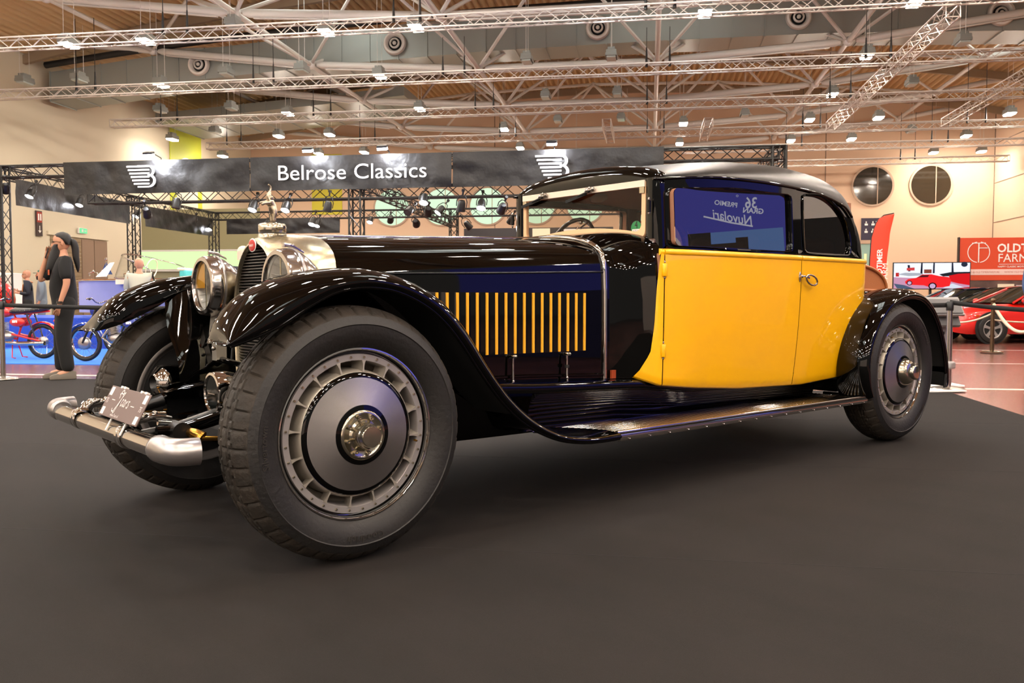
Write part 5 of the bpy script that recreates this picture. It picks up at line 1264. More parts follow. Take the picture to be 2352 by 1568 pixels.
person('white-haired person in a dark jacket, mostly hidden by the radiator', G(561, 12.6), YAW - .1, 1.74, (((.02,.24,1.12), (.2,.2,1.05)), ((.02,-.24,1.12), (.2,-.2,1.05))), (navy, jeans_b), extras=ex_white)
def ex_puff(o, hx, hz, aj):
    for k in range(12):
        z = .93 + .042*k; MB().lathe([(.0,-.023),(.165,-.023),(.178,-.010),(.180,.0),(.178,.010),(.165,.023),(.0,.023)], (0,0,z), n=28).build('puffer_quilt', blueg, o)
    cap_hair(o, hx, hz, hair_d, low=.06)
person('person in a blue quilted vest and dark jeans, cut by the right edge', G(2386, 11.4), fw + 2.2, 1.76, (((-.02,.25,1.14), (.05,.25,.9)), ((-.02,-.25,1.14), (.05,-.25,.9))), (blueg, mat('dark_denim', '#141b2c', .8)), extras=ex_puff)
# ------------------------------------------------------------------ barriers
post_m = mat('post_steel', '#BDB6AD', .25, 1.); belt_m = mat('belt_black', '#0d0b0b', .8); bronze = mat('post_bronze', '#5d4a38', .35, .9)
def stanchion(loc, label, h=.96, m=post_m):
    o = thing('belt_post', label, 'barrier', loc)
    MB().lathe([(0,0),(.17,.0),(.175,.012),(.16,.024),(.05,.045),(.0,.05)], n=32).build('foot', m, o)
    MB().cyl((0,0,.03), (0,0,h), .030, n=20).build('pole', m, o)
    MB().lathe([(.036,h-.10),(.038,h-.09),(.038,h-.01),(.03,h),(0,h)], n=20).build('belt_head', blackm, o); return o
def belt(p, q, z0, z1, label, wd=.05):
    pts = [p.lerp(q, i/12) + V3(0,0, z0 + (z1-z0)*i/12 - .02*math.sin(PI*i/12)) for i in range(13)]
    o = MB().loft([[a + V3(0,0,wd/2), a - V3(0,0,wd/2)] for a in pts]).build('barrier_belt', belt_m); m = o.modifiers.new('s', 'SOLIDIFY'); m.thickness = .003
    tag(o, label, 'barrier'); return o
pL = G(4, 10.6); pR = G(2181, 9.45)
stanchion(pL, 'polished steel belt post at the left edge of the carpet'); stanchion(pR, 'polished steel belt post behind the rear wheel of the car')
belt(pL, G(620, 9.4), .91, .89, 'black retractable belt passing in front of the bearded man')
belt(pR, G(2440, 9.0), .95, .86, 'black retractable belt running off behind the car past the red sports car')
belt(pR, G(1500, 10.1), .92, .92, 'black retractable belt hidden behind the cabin of the car')
bm1 = pR + V3(-.04,-.03,0); st_ = MB().box(bm1 + V3(0,0,.27), (.12,.09,.08)).build('belt_bracket', mat('grey_plastic', '#8d8a88', .4), bev=.02); st_.parent = None
tag(st_, 'grey plastic box clamped low on the steel belt post', 'bracket')
# brass rope posts
def rope_post(loc, label):
    o = thing('rope_post', label, 'barrier', loc)
    MB().lathe([(0,0),(.19,.0),(.20,.02),(.16,.035),(.04,.05)], n=28).build('foot', nickel, o)
    MB().cyl((0,0,.04), (0,0,.92), .034, n=16).build('pole', bronze, o); MB().ball((0,0,.95), .045, 12).build('knob', bronze, o); return o
rp1, rp2 = G(2280, 15.8), G(2420, 14.6)
rope_post(rp1, 'bronze rope post in front of the red sports car')
rope_m = mat('white_rope', '#C9BBA2', .8)
def rope(p, q, z, sag, label, r=.02):
    o = MB().tube([p.lerp(q, i/24) + V3(0,0, z - sag*4*(i/24)*(1-i/24)) for i in range(25)], r, 8).build('barrier_rope', rope_m); tag(o, label, 'rope')
rope(rp1, rp2, .90, .50, 'thick pale rope sagging right of the bronze post', .03)
rope(G(2120, 16.6), rp1, .72, .18, 'thin pale rope left of the bronze post', .016)
rope(rp1 + V3(0,0,0), G(2460, 15.9), .60, .05, 'thin pale rope running right from the bronze post', .014)
# ------------------------------------------------------------------ info stand
ist = thing('info_stand', 'grey metal information stand with sloping display panels behind the rear fender', 'stand', G(2152, 9.9), HROT + .15)
gm_ = mat('stand_grey', '#7f7d7c', .45, .3); gd = mat('stand_dark', '#4c4a4a', .5)
MB().box((0,0,.43), (.34,.06,.86)).build('stand_panel', gm_, ist, bev=.006)
MB().box((0,-.10,.90), (.44,.03,.26), R=Matrix.Rotation(-.7, 3, 'X')).build('display_board', gm_, ist, bev=.006)
MB().box((0,-.125,.905), (.40,.01,.20), R=Matrix.Rotation(-.7, 3, 'X')).build('display_sheet', gd, ist)
MB().box((.02,-.12,.73), (.34,.05,.12), R=Matrix.Rotation(-.5, 3, 'X')).build('leaflet_tray', gd, ist, bev=.006)
MB().box((.03,-.035,.60), (.09,.012,.035)).build('stand_slot', blackm, ist, bev=.01); MB().box((0,0,.01), (.5,.34,.02)).build('stand_foot', white, ist, bev=.004)
# ------------------------------------------------------------------ booth wall beside the photographer, mirrored in the side windows
bw = thing('blue_booth_wall', 'backlit deep blue fabric wall of the next stand, beside the photographer', 'partition', (0,0,0))
hbox(8.0, 8.06, 2.0, 7.45, 1.5, 5.2).build('fabric_panel', emi('blue_fabric', '#6A68D8', 1.25), bw)
hbox(8.0, 8.06, 2.0, 7.45, 0, 1.49).build('lower_panel', mat('navy_board', '#1c1c50', .6), bw)
hbox(8.07, 8.2, 2.0, 7.45, 0, 5.25).build('wall_frame', blackm, bw)
hbox(7.98, 8.0, 5.78, 7.12, 1.0, 2.42).build('photo_panel', emi('photo_sky', '#8FB6FF', 1.1), bw)
ev = mat('photo_dark', '#17120f', .7)
for (v0, v1, z0, z1) in ((5.78, 6.10, 1.0, 2.42), (6.10, 6.45, 1.0, 2.25), (6.45, 6.62, 1.0, 2.32)): hbox(7.96, 7.98, v0, v1, z0, z1).build('photo_building', ev, bw)
hbox(7.96, 7.98, 5.78, 7.12, .9, 1.75).build('photo_ground', mat('photo_ground', '#3c3530', .7), bw)
MB().ball(H(7.8, 5.45, 2.2), .22, 16).build('white_globe', white, bw)
def wall_txt(s, size, v, z, rot, bold=0, shear=0, sx=1.0):
    t = text_mb(s, size, .0, 'LEFT', 3, shear=shear, bold=bold, wide=sx)
    M = Matrix.Translation(H(7.97, v, z)) @ Matrix.Rotation(HROT - PI/2 + PI, 4, 'Z')
    # facing -u : text x axis runs towards -v
    R3 = Matrix((( -UV_V.x, UV_U.x, 0, 0), (-UV_V.y, UV_U.y, 0, 0), (0, 0, 1, 0), (0, 0, 0, 1)))
    return t.xf(Matrix.Translation(H(7.97, v, z)) @ R3 @ Matrix.Rotation(-rot, 4, 'Y'))
tw = emi('lit_white_letters', '#E4E2F4', 2.0)
wall_txt('36', .22, 6.78, 2.72, .10, .004, sx=.8).build('wall_lettering', tw, bw, weld=False)
wall_txt('o', .07, 6.53, 2.90, .10).build('wall_lettering', tw, bw, weld=False)
wall_txt('PREMIO', .095, 6.50, 2.75, .22, .002).build('wall_lettering', tw, bw, weld=False)
wall_txt('GRAN', .105, 6.86, 2.63, .15, .003).build('wall_lettering', tw, bw, weld=False)
wall_txt('Nuvolari', .19, 6.70, 2.475, .26, .002, .35, .85).build('wall_lettering', tw, bw, weld=False)
q = MB(); q.ribbon([H(7.97, 6.70, 2.465), H(7.97, 6.40, 2.54), H(7.97, 6.02, 2.66)], .022, -UV_U); q.build('underline', tw, bw)
# warm pale stand wall further along (mirrored in the bonnet side and door)
pw_ = thing('pale_booth_wall', 'pale stand wall beyond the photographer', 'partition', (0,0,0))
hbox(8.0, 8.1, 7.5, 13.5, 2.52, 4.6).build('upper_board', MATS.get('booth_pale') or mat('booth_pale', '#E4DAD0', .7), pw_)
hbox(8.0, 8.1, 7.5, 13.5, 0, 2.51).build('lower_board', darkm, pw_)
hbox(-9.0, 3.0, -9.2, -9.0, 0, 3.2).build('partition_board', MATS.get('booth_pale') or mat('booth_pale', '#E4DAD0', .7), pw_)
# ------------------------------------------------------------------ motorcycles (front towards local -x)
def circ(c, r, n=32, ax='y'): return [(c[0] + r*math.cos(2*PI*i/n), c[1], c[2] + r*math.sin(2*PI*i/n)) for i in range(n)]
def cycle_wheel(x, root, r=.285, hubr=.06, tyr=None, drum=.0):
    w_ = part('wheel', root)
    MB().tube(circ((x,0,r), r-.032, 40), .032, 10, closed=True).build('tyre', tyr or rubber, w_)
    MB().lathe([(r-.062,-.022),(r-.072,-.014),(r-.070,0),(r-.072,.014),(r-.062,.022)], (x,0,r), (0,1,0), 40).build('wheel_rim', chrome, w_)
    MB().lathe([(0,-.055),(hubr*.6,-.05),(hubr,-.03),(hubr,.03),(hubr*.6,.05),(0,.055)], (x,0,r), (0,1,0), 20).build('hub', alu, w_)
    if drum: MB().lathe([(0,-.075),(drum*.8,-.07),(drum,-.05),(drum,.0),(0,.0)], (x,0,r), (0,1,0), 28).build('brake_drum', alu, w_)
    for k in range(24):
        a = 2*PI*k/24; s_ = .03 if k % 2 else -.03; a2 = a + (.35 if (k//2) % 2 else -.35)
        MB().cyl((x + hubr*math.cos(a2), s_, r + hubr*math.sin(a2)), (x + (r-.068)*math.cos(a), 0, r + (r-.068)*math.sin(a)), .0018, n=4, caps=False).build('spoke', chrome, w_)
    return w_
def ell(mb, c, r, R=None, n=16, m=0): return mb.ball(c, r, n, m, R)
def motorcycle(label, loc, rz, col, frame_c, seat_c, fork_c, drum):
    o = thing('motorcycle', label, 'motorcycle', loc, rz)
    cycle_wheel(.62, o, drum=0, hubr=.075); cycle_wheel(-.62, o, drum=drum)
    # tank, seat, side panels
    secs = []
    for x, w_, z0, z1 in ((-.38,.045,.72,.80),(-.33,.10,.69,.86),(-.20,.13,.67,.885),(-.05,.125,.67,.875),(.06,.10,.69,.84),(.10,.06,.71,.80)):
        secs.append([(x, w_*math.cos(a), (z0+z1)/2 + (z1-z0)/2*math.sin(a)) for a in [2*PI*i/16 for i in range(16)]])
    t_ = MB().loft(secs, cu=True, caps=True).build('fuel_tank', col, o, ang=60)
    MB().lathe([(.03,0),(.03,.02),(0,.022)], (-.16,0,.88), n=14).build('tank_cap', chrome, t_)
    secs = []
    for x, w_, z0, z1 in ((.08,.09,.74,.81),(.15,.12,.735,.835),(.35,.125,.745,.835),(.55,.12,.765,.855),(.68,.10,.785,.865),(.73,.06,.80,.85)):
        secs.append([(x, w_*math.cos(a)*(1 if math.sin(a) < 0 else .92), (z0+z1)/2 + (z1-z0)/2*math.sin(a)) for a in [2*PI*i/16 for i in range(16)]])
    s_ = MB().loft(secs, cu=True, caps=True).build('seat', seat_c, o, ang=60)
    for k in range(7):
        for y in (-.123, .123): MB().ball((.14 + .085*k, y, .775 + .006*k), .007, 6).build('seat_stud', chrome, s_)
    for y in (-.085, .085):
        MB().ball((.22, y, .60), (.14,.035,.075), 16).build('side_panel', col, o)
        MB().box((.20, y*1.38, .61), (.09,.004,.04)).build('side_badge', white, o)
        # swing arm, shock, mudguard stay
        MB().tube([(.12,y,.40),(.62,y*.9,.29)], .018, 8).build('swing_arm', frame_c, o)
        MB().cyl((.40,y*1.1,.74), (.55,y*1.1,.34), .012, n=8).build('shock_absorber', blackm, o)
        MB().tube([(.40 + .12*t + .0*t, y*1.1 + .024*math.sin(t*60), .71 - .27*t + .0) for t in [i/60 for i in range(61)]], .005, 5).build('shock_spring', chrome, o)
        MB().tube([(-.36,y*.8,.86),(-.46,y*.85,.62),(-.62,y*.9,.29)], [.020,.022,.016], 8).build('front_fork', fork_c, o)
    MB().tube([(-.38,0,.84),(-.28,0,.60),(-.20,0,.34),(.15,0,.32),(.22,0,.50),(.10,0,.72),(-.30,0,.76)], .018, 8).tube([(.10,0,.73),(.45,0,.75),(.75,0,.78)], .016, 8).tube([(.22,0,.50),(.42,0,.74)], .014, 8).build('frame', frame_c, o)
    MB().loft([[(.62 + rr*math.cos(a), y, .285 + rr*math.sin(a)) for y, rr in ((-.05,.305),(-.03,.322),(0,.328),(.03,.322),(.05,.305))] for a in [math.radians(10 + 6*k) for k in range(22)]]).build('rear_mudguard', col, o)
    MB().loft([[(-.62 + rr*math.cos(a), y, .285 + rr*math.sin(a)) for y, rr in ((-.05,.305),(-.03,.322),(0,.328),(.03,.322),(.05,.305))] for a in [math.radians(20 + 6*k) for k in range(22)]]).build('front_mudguard', col, o)
    e = part('engine', o)
    ell(MB(), (-.05,0,.36), (.17,.11,.09)).build('crankcase', alu, e)
    for k in range(7): MB().box((-.12 + .0*k, 0, .44 + .022*k), (.15,.13,.008), R=Matrix.Rotation(-.25, 3, 'Y')).build('cooling_fin', alu_dull, e)
    MB().cyl((-.12,0,.40), (-.15,0,.62), .052, n=14).build('cylinder', alu_dull, e)
    MB().tube([(-.18,-.07,.50),(-.26,-.10,.38),(-.1,-.12,.27),(.3,-.13,.25),(.75,-.14,.26)], [.02,.02,.022,.035,.035], 10).build('exhaust', chrome, e)
    MB().tube([(-.36,-.33,.98),(-.30,-.28,.99),(-.36,-.10,.93),(-.37,0,.91),(-.36,.10,.93),(-.30,.28,.99),(-.24,.33,.98)], .011, 8).build('handlebar', chrome, o)
    for y in (-.33, .33): MB().cyl((-.33 if y < 0 else -.27, y*.8, .985), (-.33+.06, y*1.15, .975), .017, n=8).build('hand_grip', rubber, o)
    MB().lathe([(.075,-.02),(.08,0),(.075,.04),(.05,.09),(.0,.10)], (-.46,0,.80), (1,0,0), 20).build('headlight', col, o); MB().lathe([(0,-.022),(.074,-.02)], (-.46,0,.80), (1,0,0), 20).build('headlight_glass', chrome, o)
    MB().tube([(.10,.05,.30),(.14,.12,.02),(.22,.14,.012)], .010, 6).tube([(.10,-.05,.30),(.14,-.12,.02),(.22,-.14,.012)], .010, 6).build('centre_stand', frame_c, o)
    MB().ball((.86,0,.62), (.035,.05,.03), 10).build('tail_lamp', red, o)
    return o
motorcycle('red motorcycle with black studded seat on the blue carpet, behind the bearded man', G(98, 14.3) - UV_U*.62 + V3(0,0,.0), HROT, red, red, mat('seat_black', '#0d0d0d', .45), red, .0)
motorcycle('dark blue motorcycle with large pale brake drum, between the bearded man and the car', G(195, 13.7) + UV_U*.62, HROT, mat('deep_blue_paint', '#0c2a8a', .3, coat=1.), blackm, redseat, blackm, .10)
motorcycle('third motorcycle with red tank and light seat, mostly hidden by the front fender', G(322, 15.4) + UV_U*.3, HROT + .25, red, blackm, mat('seat_pale', '#8d8478', .6), blackm, .06)
hb = hbox(-14.6, -6.6, 15.6, 18.2, 0, .60).build('boat_trailer_skirt', mat('royal_blue_cloth', '#1B3FA0', .8, bump=.6, bscale=6, bdist=.05)); tag(hb, 'royal blue cloth skirt around the boat platform, behind the motorcycles', 'cloth')
# ------------------------------------------------------------------ mahogany runabout boat (bow towards -x local)
bo = thing('wooden_boat', 'varnished mahogany runabout with blue-grey hull cover and curved windscreen', 'boat', H(-9.6, 16.9, .07), HROT)
mah = mat('mahogany', '#8A4012', .22, coat=1., var='#A85A1E', vscale=3); hullc = mat('hull_cover', '#9FA3CE', .6, var='#A8ACD6', vscale=2)
def bsec(x):
    t = (x + 2.4) / 5.4; return .95 * min(1, (max(0.0, t)*1.9) ** .55)
hullA = MB().loft([[(x, -bsec(x)*.55, .62), (x, -bsec(x)*.97, 1.25), (x, -bsec(x), 1.28)] for x in [-2.4 + .27*k for k in range(21)]]).loft([[(x, bsec(x)*.55, .62), (x, bsec(x)*.97, 1.25), (x, bsec(x), 1.28)] for x in [-2.4 + .27*k for k in range(21)]])
hullA.poly([(3, -.52, .62), (3, .52, .62), (3, .95, 1.28), (3, -.95, 1.28)]).build('hull', hullc, bo, ang=60)
def zd(x): return 1.34 + .06 * max(0, (-x) / 3) ** 2
for k in range(-5, 6):   # deck planks
    secs = []
    for x in [-2.38 + .12*i for i in range(10)]:
        b = bsec(x) * .99 / 5.5; secs.append([(x, (k-.5)*b + .004, zd(x) - .002*k*k), (x, (k+.5)*b - .004, zd(x) - .002*k*k)])
    MB().loft(secs).build('deck_plank', mah, bo)
for s in (1, -1):
    MB().loft([[(x, s*bsec(x), 1.27), (x, s*bsec(x)*1.01, 1.31), (x, s*bsec(x)*.99, zd(x) - .05)] for x in [-2.4 + .27*k for k in range(21)]]).build('deck_edge', mah, bo)
    MB().tube([(x, s*(bsec(x)+.012), 1.285) for x in [-2.38 + .268*k for k in range(21)]], .014, 6).build('rub_rail', chrome, bo)
wsf_ = [(1.25, .88), (.80, .86), (.35, .70), (.12, .36), (.08, 0), (.12, -.36), (.35, -.70), (.80, -.86), (1.25, -.88)]
wp_ = smooth([(x - 1.42, y, 0) for x, y in wsf_], 33)
hts = [1.34 + .50*math.sin(PI*(i/32)) ** .55 for i in range(33)]
MB().loft([[(p.x, p.y, 1.33), (p.x + .18*math.sin(PI*i/32), p.y*.94, h_)] for i, (p, h_) in enumerate(zip(wp_, hts))]).build('boat_windscreen', paneglass, bo)
MB().tube([(p.x + .18*math.sin(PI*i/32), p.y*.94, h_) for i, (p, h_) in enumerate(zip(wp_, hts))], .014, 8).build('windscreen_trim', chrome, bo)
MB().tube([(p.x, p.y, 1.335) for p in wp_], .012, 6).build('windscreen_base', chrome, bo)
turq = mat('turquoise_vinyl', '#3FA6A8', .5); creamv = mat('cream_vinyl', '#DDD0B8', .5)
MB().box((.95, 0, 1.25), (4.0, 1.5, .10)).build('cockpit_floor', creamv, bo)
for y in (-.36, .36): MB().box((.35, y, 1.38), (.14, .60, .22)).build('boat_seat', turq, bo, bev=.03); MB().box((.32, y, 1.50), (.16, .62, .06)).build('seat_roll', creamv, bo, bev=.02)
MB().tube([(-.50 + .12*math.sin(a)*.4, -.35 + .20*math.cos(a), 1.52 + .20*math.sin(a)) for a in [2*PI*i/24 for i in range(24)]], .012, 6, closed=True).build('boat_wheel', creamv, bo)
for x in (-2.05, -1.25): MB().tube([(x-.09,0,zd(x)+.02),(x-.10,0,zd(x)+.08),(x-.03,0,zd(x)+.10),(x+.03,0,zd(x)+.10),(x+.10,0,zd(x)+.08),(x+.09,0,zd(x)+.02)], .014, 8).ball((x,0,zd(x)+.12), .03, 10).build('deck_cleat', chrome, bo)
fg_ = part('pennant', bo); MB().cyl((-1.75,0,1.34), (-1.75,0,1.72), .010, n=8).ball((-1.75,0,1.74), .03, 10).build('pennant_pole', chrome, fg_)
MB().poly([(-1.75,.0,1.70), (-1.62,.02,1.42), (-1.75,.0,1.42), (-1.89,-.02,1.38)]).build('pennant_cloth', mat('pennant_blue', '#16386e', .6), fg_); text_mb('Riva', .085, 0, 'LEFT', 1, shear=.4).xf(Matrix.Translation((-1.84,-.03,1.44)) @ Matrix.Rotation(-.5, 4, 'Y')).build('pennant_lettering', white, fg_, weld=False)
MB().loft([[(-1.55,-.66,1.35),(-1.30,-.66,1.36)],[(-1.26,-.60,1.64),(-1.16,-.60,1.65)]]).build('info_sheet', white, bo)
# ------------------------------------------------------------------ red rounded car at the left edge
def sports_car(label, loc, rz, paint, style='coupe', name='sports_car', wheels=True):
    o = thing(name, label, 'car', loc, rz)
    # stations: x, half width, bottom z, belt z, roof z (None = no cabin), cabin half width
    ST = [(-2.10,.55,.30,.52,.58),(-2.02,.74,.24,.60,.66),(-1.80,.83,.20,.66,.74),(-1.45,.86,.20,.70,.80),(-1.05,.865,.20,.73,.84),(-.80,.86,.20,.76,.87),(-.35,.85,.20,.80,.90),(.2,.85,.20,.84,.92),(.8,.86,.20,.86,.93),(1.3,.875,.20,.86,.93),(1.7,.86,.22,.82,.88),(2.0,.80,.28,.74,.80),(2.12,.66,.36,.62,.66)]
    secs = []
    for x, w_, zb, zs, zt in ST:
        h = [(-w_*.92, zb), (-w_, zb+.12), (-w_*1.0, (zb+zs)/2), (-w_*.98, zs-.04), (-w_*.90, zs+.02), (-w_*.70, zt-.01 + (.03 if x < -.9 else 0)), (-w_*.40, zt-.02), (0, zt-.01)]
        secs.append([(x, a, b) for a, b in h] + [(x, -a, b) for a, b in h[-2::-1]])
    # wheel arches: push the lower side up around the wheels
    bd = MB().loft([smooth(s_, 30) for s_ in secs], caps=True)
    bd.build('car_body', paint, o, ang=50)
    for x in (-1.30, 1.18):
        for y in (-1, 1):
            w_ = part('wheel', o); yy = y*.815
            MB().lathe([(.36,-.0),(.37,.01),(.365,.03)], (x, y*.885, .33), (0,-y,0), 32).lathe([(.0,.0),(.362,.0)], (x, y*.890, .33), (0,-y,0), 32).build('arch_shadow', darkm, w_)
            MB().lathe([(.20,-.10),(.235,-.10),(.30,-.085),(.318,-.05),(.318,.06),(.20,.08)], (x, yy, .318), (0,-y,0) if False else (0,y,0), 36).xf(Matrix.Identity(4)).build('tyre', rubber, w_) if False else MB().lathe([(.215,.11),(.24,.115),(.30,.10),(.318,.06),(.318,-.06),(.21,-.08)], (x, yy, .318), (0,y,0), 36).build('tyre', rubber, w_)
            MB().lathe([(.218,.108),(.205,.112),(.195,.100),(.19,.080)], (x, yy, .318), (0,y,0), 36).build('wheel_rim', satin, w_)
            for k in range(5):
                a = 2*PI*k/5 + .3; e1, e2 = V3(math.cos(a), 0, math.sin(a)), V3(-math.sin(a), 0, math.cos(a)); c = V3(x, yy + y*.095, .318)
                MB().loft([[c + e1*r_ - e2*w2 , c + e1*r_ + e2*w2, c + e1*r_ + e2*w2 - V3(0,y*.03,0), c + e1*r_ - e2*w2 - V3(0,y*.03,0)] for r_, w2 in ((.03,.03),(.09,.024),(.16,.030),(.20,.052))], cu=True, caps=True).build('wheel_spoke', MATS['satin_silver'], w_)
            MB().lathe([(.045,.095),(.04,.105),(0,.107)], (x, yy, .318), (0,y,0), 18).build('hub_cap', alu, w_)
    # cabin: glass and roof
    gl_ = mat('car_glass', '#1a1f1c', .05, spec=.8)
    C0 = [(-.72,.70,.90),(-.05,.56,1.245),(.45,.56,1.285),(.95,.55,1.20),(1.65,.52,.90)]
    top = [V3(x, 0, z) for x, w_, z in C0]
    rs = [[(x, -w_*.96, z-.045), (x, -w_*.80, z-.01), (x, 0, z+.01), (x, w_*.80, z-.01), (x, w_*.96, z-.045)] for x, w_, z in C0[1:4]]
    MB().loft([smooth(s_, 13) for s_ in rs]).build('car_roof', paint, o, ang=60)
    MB().loft([[(-.72, -.72, .88), (-.80, 0, .90), (-.72, .72, .88)], [(-.05, -.535, 1.205), (-.09, 0, 1.25), (-.05, .535, 1.205)]]).build('windscreen', gl_, o)
    MB().loft([[(1.62, -.60, .90), (1.66, 0, .91), (1.62, .60, .90)], [(.95, -.53, 1.16), (.97, 0, 1.205), (.95, .53, 1.16)]]).build('rear_window', gl_, o)
    for s in (1, -1):
        MB().loft([[(-.66, s*.765, .885), (-.03, s*.55, 1.20)], [(.2, s*.785, .90), (.45, s*.555, 1.235)], [(.75, s*.78, .91), (.75, s*.55, 1.20)], [(1.45, s*.70, .90), (.97, s*.54, 1.165)]]).build('side_window', gl_, o)
        MB().tube([(-.74, s*.745, .885), (-.05, s*.545, 1.21)], .026, 8).build('pillar', paint, o); MB().tube([(.50, s*.80, .90), (.55, s*.565, 1.225)], .022, 6).build('door_pillar', blackm, o)
        MB().tube([(-.05, s*.545, 1.215), (.45, s*.56, 1.25), (.95, s*.545, 1.17), (1.6, s*.66, .90)], .022, 8).build('roof_rail', paint, o)
        MB().ball((-.58, s*.90, .93), (.06,.09,.055), 12).build('wing_mirror', paint, o)
        MB().ball((-1.88, s*.62, .66), (.12,.10,.09), 14).build('headlight', chrome, o); MB().box((-1.62, s*.862, .60), (.07,.012,.035)).build('side_marker', amber, o)
        MB().tube([(-.60, s*.862, .25), (.62, s*.862, .25)], .02, 6).build('sill', blackm, o)
    MB().tube([(-.75, -.35, .895), (-.45, -.1, 1.03)], .008, 5).build('wiper_arm', blackm, o)
    return o
sports_car('red sports coupe with silver five-spoke wheels behind the rope barrier', G(2236, 19.6) + UV_U*1.25 + UV_V*.55, HROT + .22, red)
sports_car('black sports coupe parked behind the red one, windscreen showing under the screen', G(2190, 22.2) + UV_U*1.1, HROT + .25, black)
sports_car('dark coupe second behind the black one, only its roof above the fender', G(2100, 24.2) + UV_U*1.05, HROT + .25, mat('dark_blue_paint', '#0a1428', .1, spec=.6))
rc = thing('bubble_car', 'glossy red rounded fender of a small car at the left edge', 'car', G(-52, 22.3), HROT)
rcm = MB().ball((0,0,.95), (.95,.75,.72), 28); rcm.build('car_body', red, rc); MB().ball((-.1,-.05,1.15), (.78,.74,.42), 20).build('car_window', mat('car_glass2', '#2a2f33', .05, spec=.8), rc)
MB().lathe([(.0,-.10),(.20,-.10),(.28,-.06),(.28,.06),(0,.08)], (.55,-.62,.28), (0,1,0), 28).build('wheel', rubber, rc); MB().lathe([(.0,-.10),(.20,-.10),(.28,-.06),(.28,.06),(0,.08)], (-.55,-.62,.28), (0,1,0), 28).build('wheel', rubber, rc)
# ------------------------------------------------------------------ screen, board, flag, signs at the right
tvc = G(2137, 25.6, zof(633, 25.6)); tv = thing('video_screen', 'large flat screen showing red sports cars in a white showroom', 'screen', tvc, HROT - .03)
W_, H_ = 2.08, .748
MB().box((0,.03,0), (W_+.05,.06,H_+.05)).build('screen_frame', blackm, tv, bev=.005)
def scr(poly, col, s, y, name='screen_image'): return MB().poly([(x*W_/2, y, z*H_/2) for x, z in poly]).build(name, emi('scr_' + col.strip('#'), col, s), tv)
scr([(-1,-1),(1,-1),(1,1),(-1,1)], '#F1F4FF', 1.1, -.004)
scr([(-1,-1),(1,-1),(1,-.35),(-1,-.1)], '#D9A0C0', .9, -.006); scr([(-.9,-1),(-.45,-1),(-.72,-.72),(-1,-.6)], '#5a6a86', .8, -.008); scr([(.3,-.95),(.95,-1),(.55,-.6)], '#dfe6f4', 1.0, -.008)
scr([(-.64,.85),(-.58,.85),(-.56,.35),(-.62,.35)], '#2a3246', .6, -.008); scr([(-.28,1),(-.24,1),(-.24,.1),(-.30,.1)], '#2a3246', .6, -.008); scr([(.04,1),(.08,1),(.08,.2),(.03,.2)], '#2a3246', .6, -.008); scr([(.52,1),(.56,1),(.58,.2),(.52,.2)], '#2a3246', .6, -.008)
scr([(-.66,.62),(-.45,.66),(-.45,.42),(-.66,.42)], '#E0484a', .9, -.009); scr([(-.2,.5),(.0,.5),(0,.2),(-.2,.2)], '#9a5040', .8, -.009); scr([(-.95,.25),(-.86,.25),(-.86,-.05),(-.95,-.05)], '#D03030', .9, -.009)
scr([(-.9,.12),(-.7,.25),(-.3,.22),(-.15,.05),(-.6,-.02)], '#c6ccd8', .8, -.009); scr([(.2,.12),(.5,.28),(1,.3),(1,.0),(.3,-.05)], '#2c3038', .7, -.009); scr([(.45,.0),(.7,.15),(1,.18),(1,-.75),(.7,-.6),(.5,-.45)], '#E01E24', 1.0, -.010)
scr([(-.70,-.45),(-.62,-.25),(-.40,-.15),(-.25,.10),(.0,.12),(.2,-.02),(.45,-.1),(.52,-.35),(.48,-.8),(.30,-.9),(.0,-.92),(-.2,-.75),(-.55,-.7),(-.68,-.62)], '#F0282C', 1.1, -.012)
scr([(-.38,-.12),(-.24,.06),(-.06,.06),(-.10,-.10)], '#6a2830', .6, -.014)
for cx, cz, r_ in ((-.58,-.56,.075),(.03,-.80,.11)):
    scr([(cx + r_*math.cos(a), cz + r_*2.5*math.sin(a)) for a in [2*PI*i/16 for i in range(16)]], '#24141c', .5, -.015); scr([(cx + r_*.7*math.cos(a), cz + r_*1.75*math.sin(a)) for a in [2*PI*i/16 for i in range(16)]], '#D9B8DC', .9, -.017)
scr([(.85 + .085*math.cos(a), .88 + .2*math.sin(a)) for a in [2*PI*i/16 for i in range(16)]], '#3a4258', .6, -.015)
MB().cyl((0,.10,-H_/2), (0,.10,-zof(633, 25.6)+.02), .04, n=8).box((0,.1,-zof(633,25.6)+.02), (.8,.5,.03)).build('screen_stand', blackm, tv)
# red dealer board
oc = mat('board_orange', '#D2441C', .5); KB = 1.134; bx0 = G(2200, 26.3); u0, v0 = uv_of(bx0)
def BH(du, dv, z): return H(u0 + du*KB, v0 + dv*KB, 1 + (z - 1)*KB)
def bbox(a, b, c, d, z0, z1): return hbox(u0 + a*KB, u0 + b*KB, v0 + c*KB, v0 + d*KB, max(0, 1 + (z0-1)*KB), 1 + (z1-1)*KB)
bd_ = thing('dealer_board', 'orange red advertising board with white ring emblem and OLDTIMER FARM lettering', 'sign', (0,0,0))
bbox(0, 0+4.2, 0, 0+.08, 1.46, 2.58).build('board_panel', oc, bd_); bbox(0-.03, 0, 0-.02, 0+.1, .2, 2.60).build('board_post', blackm, bd_)
bbox(0+.1, 0+4.2, 0-.01, 0, 1.60, 1.75).build('white_band', mat('board_band', '#E9C9C0', .5), bd_)
bbox(0, 0+4.2, 0+.02, 0+.08, .5, 1.46).build('photo_strip', mat('photo_strip', '#4b3430', .6, var='#6b5048', vscale=2), bd_)
